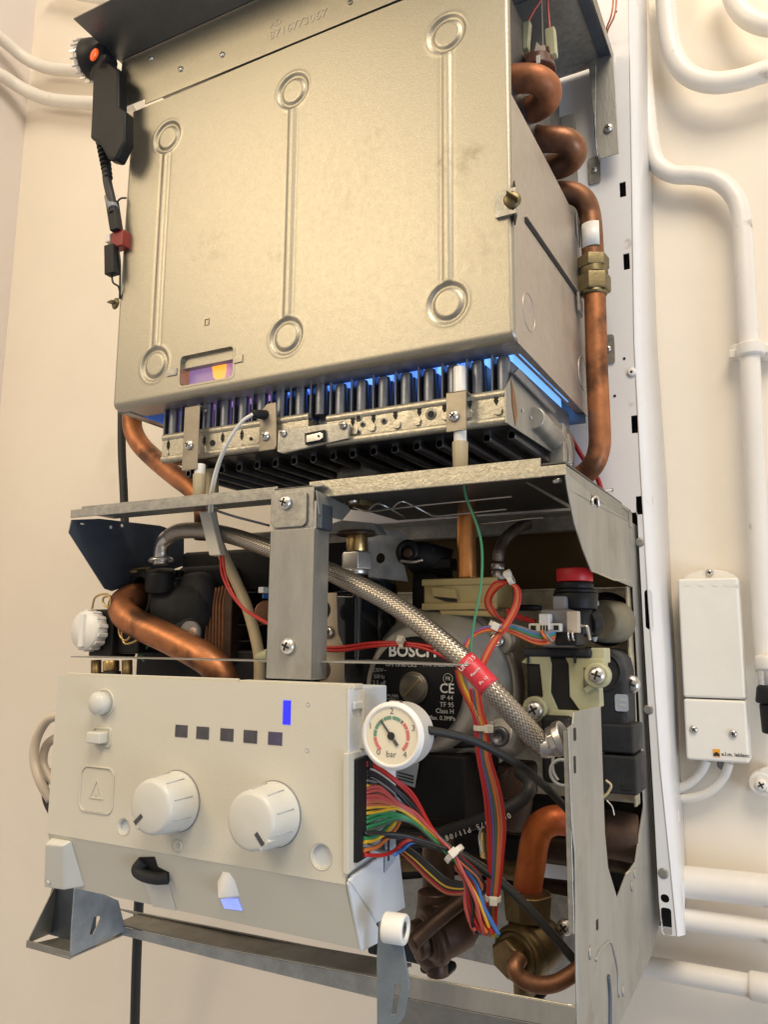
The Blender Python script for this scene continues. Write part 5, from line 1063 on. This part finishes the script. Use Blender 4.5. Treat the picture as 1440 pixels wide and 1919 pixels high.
mk('top_rail', G().box(W(978, 1214, yb_-.002), Vector((W(1108, 1220, yb_-.002).x, yb_+.03, W(1040, 1231, yb_-.002).z))), 'black_dusty', t, .002)
for u in (992, 1080): mk('rail_leg', G().box(W(u-5, 1230, yb_-.003), W(u+4, 1243, yb_+.004)), 'black_dusty', t, .0008)
mk('corner_block', G().box(W(1107, 1214, yb_+.002), Vector((W(1133, 1220, yb_).x, yb_+.02, W(1120, 1243, yb_).z))), 'beige_green', t, .001)
mk('left_arm', G().plate(pts([(978, 1240), (990, 1230), (1030, 1230), (1034, 1245), (1032, 1298), (1046, 1330), (1046, 1345), (1000, 1352), (984, 1340), (1000, 1322), (1018, 1305), (1012, 1245), (980, 1243)], yb_), Y, .012), 'beige_green', t, .0012)
mk('right_arm', G().plate(pts([(1060, 1232), (1133, 1234), (1134, 1262), (1124, 1290), (1126, 1325), (1090, 1336), (1068, 1305), (1066, 1245)], yb_), Y, .012, [pts([(1094, 1252), (1112, 1250), (1116, 1272), (1100, 1288), (1095, 1288)], yb_)]), 'beige_green', t, .0012)
mk('cross_arm', G().plate(pts([(1032, 1330), (1085, 1332), (1110, 1325), (1080, 1350), (1050, 1362), (1020, 1352)], yb_-.002), Y, .012), 'beige_green', t, .0012)
mk('web', G().plate(pts([(1094, 1290), (1120, 1276), (1124, 1282), (1098, 1300)], yb_-.003), Y, .004), 'beige_green', t, .0008)
mk('lug', G().lathe([(.0092, 0), (.0092, .008), (.0082, .0095)], W(1124, 1265, yb_+.002), -Y, 28), 'beige_green', t); mk('lug', G().lathe([(.0095, 0), (.0095, .006), (.0085, .0075)], W(1007, 1328, yb_+.002), -Y, 28), 'beige_green', t)
screw(t, W(1120, 1265, yb_-.008), -Y, .0060); screw(t, W(1003, 1330, yb_-.007), -Y, .0066)
mk('dark_core', G().box(W(1034, 1240, yb_+.012), Vector((W(1070, 1260, yb_).x, yb_+.02, W(1040, 1330, yb_).z))), 'black', t, .001)
for u in (1039, 1064): mk('metal_tab', G().box(W(u-5, 1281, yb_+.008), W(u+3, 1285, yb_+.0115)), 'chrome', t)
mk('core_pin', G().cyl(W(1051, 1232, yb_+.008), W(1052, 1252, yb_+.008), .0025, .001, 12).cyl(W(1052, 1278, yb_+.008), W(1052, 1296, yb_+.008), .0018, .0018, 10), 'black_dusty', t)
t = thing('hydraulic_block', 'dark grey moulded hydraulic block seen through the side plate cut-out', 'valve block')
yh_ = -.186
mk('main_body', G().plate(pts([(1090, 1212), (1150, 1216), (1166, 1232), (1172, 1260), (1176, 1365), (1080, 1372), (1080, 1300)], yh_), Y, .04), 'black_dusty', t, .004, 3)
mk('lower_body', G().box(W(1120, 1356, yh_-.004), Vector((W(1188, 1380, yh_-.004).x, -.15, W(1160, 1412, yh_-.004).z))).box(W(1122, 1414, yh_-.006), Vector((W(1194, 1440, yh_-.006).x, -.15, W(1170, 1490, yh_-.006).z))), 'black_dusty', t, .002)
mk('body_slot', G().box(W(1164, 1471, yh_-.0066), W(1186, 1481, yh_-.0058)), 'dark_gap', t)
mk('boss_ring', G().torus(W(1128, 1258, yh_), -Y, .015, .0012, 32, 8), 'black_dusty', t)
stk = mk('small_label', G().plate(rpoly(W(1166, 1317, yh_-.0005), X, Z, .0052, .0066, .35), -Y, .0003), 'blue_tape', t)
for k in range(2): mk('print_line', G().box(W(1162, 1309+10*k, yh_-.001), W(1174, 1314+10*k, yh_-.0008)), 'ink_grey', stk)
mk('left_body', G().box(W(1012, 1340, -.26), Vector((W(1075, 1400, -.26).x, -.20, W(1040, 1470, -.26).z))), 'black', t, .004); mk('left_body_upper', G().box(W(985, 1225, -.25), Vector((W(1090, 1300, -.25).x, -.20, W(1040, 1345, -.25).z))), 'black', t, .004)
mk('hose_socket', G().torus(W(1048, 1382, -.310), (-.6, -1, .2), .0108, .0026, 24, 8), 'black', t); mk('ring_clip', G().torus(W(1055, 1448, -.29), -Y, .0085, .0012, 26, 8), 'ltgrey', t); mk('ring_clip_tail', G().tube(pts([(1037, 1418, -.29), (1037, 1442, -.29), (1042, 1455, -.29), (1047, 1462, -.29)]), .0010, 8), 'ltgrey', t)
screw(t, W(1184, 1282, -.165), -Y, .0075, 'steel'); mk('screw_shadow', G().box(W(1166, 1255, -.160), W(1192, 1330, -.145)), 'black', t)
mk('silver_tube', G().cyl(W(935, 1372, -.26), W(962, 1392, -.23), .011, .011, 20, .001), 'motor', t); mk('silver_bolt', G().lathe([(.0075, 0), (.0075, .004), (.0045, .004), (.0035, .0015), (.0005, .0015)], W(938, 1380, -.265), -Y, 20), 'black_metal', t)
wire_px('thin_wire', [(1136, 1462, -.27), (1146, 1472, -.27), (1140, 1486, -.27), (1132, 1494, -.27)], .0009, 'beige_tube', t); wire_px('thin_wire', [(1138, 1500, -.27), (1148, 1512, -.27), (1152, 1528, -.27)], .0005, 'chrome', t)
mk('bronze_bottom', G().tube(pts([(1100, 1560, -.155), (1150, 1564, -.155), (1190, 1572, -.15)]), .019, 20), 'bronze', t)
mk('pump_outlet', G().box(W(925, 1430, -.235), Vector((W(985, 1450, -.235).x, -.20, W(950, 1500, -.235).z))), 'bronze', t, .004)

# ------------------------------------------------------------------ lower pipes and valves
t = thing('copper_elbow_pipe', 'bright orange copper pipe bending down into the right brass valve', 'pipe')
PL = pts([(1090, 1542, -.245), (1060, 1538, -.25), (1035, 1538, -.255), (1012, 1552, -.257), (1002, 1580, -.258), (996, 1620, -.258), (990, 1660, -.258), (988, 1700, -.258)]); mk('pipe_run', G().tube(PL, 27*mpp(PL[4]), 28, 8), 'copper_orange', t)
def valve(label, u, v, y, m, big):
    t_ = thing('service_valve', label, 'valve', 'brass service valves at the bottom'); c = W(u, v, y); ax = Vector((-.30, -.92, -.12)).normalized() if big else Vector((-.6, -.75, -.25)).normalized()
    mk('union', cylz(u+6, v-112, v-62, y+.01, .0180, .0165, 8) if big else cylz(u-4, v-80, v-30, y+.01, .0125, .0135, 24), m, t_, .0012)
    mk('neck', cylz(u+4, v-62, v-40, y+.01, .0125, .0125), m, t_)
    mk('body', G().lathe([(.013, -.030), (.0180, -.022), (.0192, -.008), (.0185, .004), (.015, .010)], c, ax, 32), m, t_)
    nut_ = mk('end_nut', G().lathe([(.0198, .0), (.0198, .007), (.0182, .0095), (.0172, .0095), (.0164, .0070), (.001, .0070)] if big else [(.0205, 0), (.0205, .006), (.018, .008)], c, ax, 32), m, t_)
    mk('inner_nut', G().lathe([(.0135, .006), (.0135, .0150), (.0110, .0168)], c+X*-.003, ax, 6 if big else 24, smooth=False), m, nut_, .001)
    mk('stem', cylz(u+2, v+52, v+78, y+.012, .008, .008), m, t_)
    return t_, c, ax
t, c, ax = valve('right brass service valve under the orange copper pipe', 982, 1784, -.275, 'brass_dull', True)
mk('handle', G().box(W(962, 1851, -.262), Vector((W(1018, 1860, -.262).x, -.245, W(990, 1874, -.262).z))), 'black', t, .004)
t, c2, ax2 = valve('left dark service valve behind the wire bundle', 818, 1750, -.275, 'bronze', False)
mk('handle', G().box(W(784, 1806, -.262), Vector((W(838, 1810, -.262).x, -.240, W(810, 1832, -.262).z))), 'black', t, .005); mk('lower_cone', G().lathe([(.018, 0), (.014, .012), (.008, .020)], W(812, 1762, -.262), -Z, 24), 'bronze', t)
mk('brass_bit', G().box(W(806, 1690, -.265), W(818, 1700, -.26)), 'brass', t, .0005); mk('riser', cylz(822, 1560, 1700, -.25, .0125, .0125), 'bronze', t)
t = thing('copper_pipe', 'copper pipe hooking from the right valve towards the side plate', 'pipe')
PL = pts([(975, 1795, -.305), (966, 1812, -.312), (976, 1832, -.312), (1005, 1845, -.308), (1040, 1843, -.302), (1072, 1826, -.296), (1098, 1805, -.29)]); mk('pipe_run', G().tube(PL, 15.5*mpp(PL[3]), 22, 8), 'copper_dull', t)
t = thing('bronze_pipe', 'dull brown pipe slanting from the left valve up behind the wires', 'pipe')
PL = pts([(772, 1768, -.315), (800, 1742, -.305), (840, 1708, -.29), (875, 1682, -.275), (905, 1660, -.26)]); mk('pipe_run', G().tube(PL, 15*mpp(PL[1]), 22, 8), 'bronze', t)
t = thing('pump_hose', 'black rubber hose with white printed numbers curving under the pump', 'hose')
hp_ = pts([(740, 1572, -.285), (790, 1572, -.285), (845, 1556, -.285), (900, 1538, -.285), (945, 1520, -.283), (980, 1498, -.28), (993, 1478, -.278), (990, 1460, -.27), (975, 1448, -.262)]); rh = 12.5*mpp(hp_[3]); mk('hose_run', G().tube(hp_, rh, 20, 8), 'rubber', t)
s_ = '00927075 P11/08'
for i, ch in enumerate(s_[::-1]):
    u = 838+i*8.3; k = i/(len(s_)-1); v = 1570-k*42-6*sin(pi*k)*0; 
    if ch == ' ': continue
    d = W(u+8, v-3.1, -.285)-W(u, v, -.285); c = W(u, v, -.285-rh*.93); text(ch, c, .0052, -d.normalized(), -(Z-d.normalized()*Z.dot(d.normalized())), 'ink_white', t, depth=.0001)
t = thing('black_lead', 'thin black lead crossing down to the right side plate', 'cable')
mk('cable_run', G().tube(pts([(760, 1578, -.32), (810, 1582, -.32), (860, 1600, -.315), (910, 1632, -.31), (960, 1672, -.305), (1010, 1722, -.30), (1050, 1768, -.295), (1078, 1800, -.29), (1095, 1815, -.28)]), .0030, 14), 'rubber', t)
mk('cable_run', G().tube(pts([(870, 1600, -.312), (920, 1632, -.307), (975, 1680, -.302), (1030, 1738, -.297), (1070, 1785, -.292)]), .0016, 10), 'w_grey', t)

# ------------------------------------------------------------------ wiring
t = thing('green_wire', 'single thin green wire hanging from the shelf past the beige collar', 'wire')
wire_px('wire', [(868, 905, -.33), (875, 935, -.33), (893, 980, -.33), (903, 1020, -.33), (904, 1070, -.33), (900, 1110, -.33), (890, 1160, -.33), (884, 1200, -.33), (882, 1228, -.33)], .0010, 'w_thin_green', t)
t = thing('red_wire_pair', 'two red wires running right from the post over the pump plate', 'wires')
wire_px('wire', [(600, 1214, -.31), (640, 1213, -.312), (700, 1205, -.315), (755, 1205, -.318), (810, 1213, -.32), (850, 1228, -.32), (885, 1248, -.322)], .0013, 'w_red', t); wire_px('wire', [(600, 1218, -.31), (640, 1219, -.312), (700, 1211, -.315), (755, 1209, -.318), (800, 1217, -.32), (845, 1238, -.32), (880, 1262, -.322)], .0013, 'w_red', t)
tie(t, W(755, 1207, -.318), X, .0028, (0, -1, .9)); mk('tie_tail', G().box(W(750, 1194, -.321), W(757, 1206, -.319)), 'clear_nylon', t)
t = thing('sensor_loom', 'slim loom of red, orange and yellow wires falling behind the braided hose', 'wires')
cols = ['red', 'orange', 'red', 'salmon', 'blue', 'orange', 'red', 'yellow']
for k, c_ in enumerate(('red', 'salmon', 'orange', 'red')):
    o_ = (k-1.5)*3.2
    wire_px('wire', [(955+o_*.4, 1090-o_*.3, -.30), (930+o_*.7, 1098+o_, -.295), (915+o_, 1125, -.29), (926+o_, 1150, -.285), (945, 1165+o_, -.28)], .0011, 'w_'+c_, t)
    wire_px('wire', [(955+o_*.4, 1090, -.30), (970+o_*.8, 1105, -.30), (968+o_, 1135, -.30), (950+o_, 1170, -.305), (925+o_, 1205, -.31), (905+o_, 1245, -.315), (896+o_, 1280, -.318)], .0011, 'w_'+c_, t)
for k, c_ in enumerate(('violet', 'red', 'orange')):
    wire_px('wire', [(940, 1176+3*k, -.31), (910, 1176+3*k, -.31), (888, 1186+3*k, -.312), (872+3*k, 1206, -.315), (862+3*k, 1228, -.318)], .0011, 'w_'+c_, t)
for k, c_ in enumerate(('red', 'orange', 'yellow')):
    wire_px('wire', [(855+3*k, 1255, -.318), (862+3.6*k, 1285, -.318), (878+4*k, 1318, -.318), (893+4*k, 1350, -.318), (900+4*k, 1370, -.318)], .0012, 'w_'+c_, t)
for k, c_ in enumerate(('red', 'red', 'violet', 'dgreen', 'orange', 'salmon', 'red')):
    o_ = (k-3)*3.6
    wire_px('wire', [(890+o_*.7, 1290, -.318), (895+o_*.8, 1330, -.318), (903+o_, 1366, -.318), (908+o_*1.05, 1420, -.318), (922+o_*1.35, 1480, -.316), (930+o_*1.5, 1540, -.314), (930+o_*1.2, 1600, -.312), (926+o_, 1660, -.31), (922+o_*.8, 1700, -.31), (918+o_, 1745, -.31)], .0012, 'w_'+c_, t)
tie(t, W(904, 1364, -.318), Z, .0052, (.9, -.5, 0)); tie(t, W(925, 1683, -.31), Z, .0048); tie(t, W(930, 1172, -.305), Vector((.5, 0, 1)), .0042); tie(t, W(958, 1086, -.30), Vector((1, 0, .4)), .0032, (.6, -.5, 1))

t = thing('wiring_harness', 'thick multicoloured wiring harness fanning out of the control panel', 'wires')
rows = [(1428, 'red'), (1434, 'red'), (1445, 'wblack'), (1452, 'wblack'), (1459, 'wblack'), (1462, 'grey'), (1471, 'yellow'), (1478, 'pink'), (1485, 'pink'), (1492, 'pink'), (1499, 'pink'), (1504, 'salmon'), (1510, 'salmon'), (1514, 'yellow'), (1524, 'yellow'), (1533, 'green'), (1541, 'green'), (1551, 'green'), (1557, 'dgreen')]
nW = len(rows)
for k, (v, c_) in enumerate(rows):
    q = k/(nW-1)                                     # 0 top .. 1 bottom
    off = 11*(.5-q); a = random.uniform(-2, 2)
    y0_, y1_ = -.345, -.338+random.uniform(-.004, .004)
    if q < .35: path = [(682, v), (705, v+5+a), (740, v+30+a), (775, v+62+20*q), (812, 1555+18*q), (852-off*.2, 1597-off*.9)]
    elif q < .78: path = [(682, v), (712, v-2+a), (745, 1508+30*(q-.5)+a), (780, 1528+30*(q-.5)), (815, 1562+12*(q-.5)), (850, 1599-off)]
    else: path = [(682, v), (712, v-8+a), (745, 1524+26*(q-.78)*2+a), (778, 1538+30*(q-.78)), (815, 1574+10*(q-.78)), (848, 1602-off)]
    yy_ = (-.385, -.370, -.354, -.345, -.341, y1_)
    P_ = [WX(685, path[0][1], cx1+.0050)]+[W(u, v_, yy_[i]) for i, (u, v_) in enumerate(path) if i]
    # after the tie: either loops right and back or falls straight
    if k % 3 == 0 or c_ in ('green',) and k % 2: tail = [(870, 1618-off), (893, 1638-off*.8), (902, 1655-off*.6), (900-off*.3, 1668), (885, 1662+off*.3)]
    else:
        e_ = 880+55*(k/nW); tail = [(862+off*.4, 1622), (872+off*.5+10*q, 1652), (884+20*q, 1690), (e_, 1730+12*q), (e_+8, 1748+8*q)]
    P_ += [W(u, v_, y1_+.004*i+.002) for i, (u, v_) in enumerate(tail)]
    mk('wire', G().tube(P_, .00125, 8, 7), 'w_'+c_, t)
for k, (pth, c_) in enumerate((([(682, 1571), (705, 1567), (725, 1552), (742, 1530)], 'green'), ([(682, 1578), (705, 1573), (728, 1556), (745, 1535)], 'yellow'), ([(682, 1594), (705, 1588), (725, 1572), (740, 1556), (750, 1540)], 'orange'),
                   ([(682, 1602), (715, 1603), (738, 1595), (760, 1577), (785, 1571), (805, 1580)], 'red'), ([(740, 1602), (755, 1592), (772, 1579), (800, 1577), (825, 1585)], 'blue'), ([(682, 1584), (700, 1589), (720, 1596), (738, 1600)], 'grey'),
                   ([(682, 1561), (720, 1562), (760, 1566), (800, 1578), (840, 1592)], 'wblack'), ([(700, 1566), (750, 1570), (790, 1580), (830, 1594)], 'wblack'))):
    ys__ = [-.388, -.372, -.360, -.350, -.343, -.338]; ys__ = ys__ if pth[0][0] < 690 else [-.372, -.350, -.343, -.338, -.335, -.33]
    wire_px('wire', [(u, v, ys__[i]) for i, (u, v) in enumerate(pth)], .0013, 'w_'+c_, t)
for k, (c_, dv_) in enumerate((('wblack', -14), ('wblack', -8), ('wblack', -3), ('yellow', 2), ('wblack', 6), ('red', 11), ('salmon', 15))):
    wire_px('wire', [(748, 1586+dv_*.4, -.325), (775, 1606+dv_*.8, -.325), (805, 1634+dv_, -.323), (835, 1658+dv_*.9, -.322), (862, 1664+dv_*.7, -.322), (880, 1662+dv_*.6, -.325)], .0013, 'w_'+c_, t)
for k, c_ in enumerate(('blue', 'red', 'orange', 'red', 'pink')):
    wire_px('wire', [(866-k*3, 1622, -.335), (893-k*5, 1655, -.33), (905-k*8, 1695, -.328), (922-k*10, 1728, -.326), (936-k*11, 1752-k*2, -.325)], .0015, 'w_'+c_, t)
ha = W(852, 1600, -.338); tie(t, ha, Vector((1, 0, -1.0)), .0068)

# ------------------------------------------------------------------ pilot torch / plug device top left
t = thing('handheld_torch', 'black handheld device with a clear ring lens and orange button hanging top left', 'torch')
yt = -.375
mk('handle', G().plate(pts([(172, 132), (198, 112), (221, 128), (221, 200), (234, 207), (233, 262), (215, 299), (200, 296), (186, 270), (167, 258), (170, 200)], yt), Y, .013), 'black', t, .003, 3)
c = W(172, 112, yt+.008); axh = Vector((-.93, -.15, .08)).normalized()
mk('head', G().lathe([(.010, -.022), (.0155, -.018), (.0185, -.008), (.0190, .002), (.0180, .004)], c, axh, 36), 'black', t)
mk('neck', G().obox(W(194, 130, yt+.008), X*.009+Z*-.004, Y*.0075, Z*.012+X*.004), 'black', t, .003)
mk('ring_lens', G().lathe([(.0188, .003), (.0200, .005), (.0200, .011), (.0185, .0135), (.001, .014)], c, axh, 40), 'glass', t)
mk('reflector', G().lathe([(.0175, .0035), (.0165, .009), (.010, .0095), (.008, .004), (.001, .004)], c, axh, 30), 'chrome', t)
for k in range(18):
    a = 2*pi*k/18; e1_ = (Z-axh*axh.z).normalized(); e2_ = axh.cross(e1_); d = e1_*cos(a)+e2_*sin(a); mk('lens_rib', G().obox(c+d*.0186+axh*.0075, d*.0008, axh*.0032, axh.cross(d)*.0007), 'steel', t)
mk('orange_button', G().lathe([(.0062, 0), (.0060, .001), (.0040, .0018), (.001, .002)], W(177, 103, yt-.0085), (-.1, -1, 0), 24), 'orange_lens', t)
g = G(); cp = [W(u, v, yt+.012) for u, v in ((191, 262), (195, 290), (200, 318), (202, 335))]
for k in range(9):
    p = cp[0].lerp(cp[3], k/9+.08); mk('strain_relief', G().lathe([(.0040, -.0012), (.0062-.0002*k, -.0006), (.0062-.0002*k, .0008), (.0040, .0014)], p, cp[3]-cp[0], 18), 'black', t)
mk('cord', G().tube([cp[2], W(201, 340, yt+.012), W(208, 372, yt+.012), W(213, 400, yt+.014)], .0042, 14), 'rubber', t)
t = thing('inline_connector', 'black and red inline wire connector dangling beside the chamber left edge', 'connector')
mk('black_sleeve', G().obox(W(214, 405, -.36), (W(219, 435, -.36)-W(210, 378, -.36))*.5, X*.0052, Y*.004), 'black', t, .001)
mk('tape', G().cyl(W(204, 368, -.362), W(212, 392, -.362), .0046, .0052, 14, .0005), 'grey_plastic', t)
mk('red_shell', G().box(W(207, 436, -.36), Vector((W(229, 450, -.36).x, -.350, W(215, 463, -.36).z))), mat('dark_red_shell', (.22, .015, .012), .35), t, .001); mk('clear_end', G().box(W(205, 437, -.361), W(210, 462, -.352)), 'clear_nylon', t, .0005)
mk('lower_shell', G().obox(W(209, 488, -.36), (W(210, 516, -.36)-W(209, 461, -.36))*.5, X*.0058, Y*.004), 'black', t, .001)
wire_px('thin_wire', [(209, 516, -.36), (212, 530, -.36), (222, 538, -.355), (226, 560, -.35)], .0009, 'rubber', t); wire_px('thin_wire', [(218, 380, -.36), (226, 372, -.358), (236, 371, -.352)], .0009, 'rubber', t); wire_px('thin_wire', [(222, 470, -.358), (225, 500, -.356), (224, 560, -.352)], .0009, 'rubber', t)

# ------------------------------------------------------------------ put every origin at the base of its thing
bpy.context.view_layer.update()
def desc(o): return [c for ch in o.children for c in [ch]+desc(ch)]
for o in [o for o in S.objects if o.parent is None and o.type in ('EMPTY', 'MESH') and o.get('kind') != 'structure']:
    ms = [q for q in [o]+desc(o) if q.type == 'MESH']; co = [v.co for q in ms for v in q.data.vertices]
    lo = Vector([min(c[i] for c in co) for i in range(3)]); hi = Vector([max(c[i] for c in co) for i in range(3)]); base = Vector(((lo.x+hi.x)/2, (lo.y+hi.y)/2, lo.z))
    for me in {q.data for q in ms}: me.transform(Matrix.Translation(-base))
    o.location = base
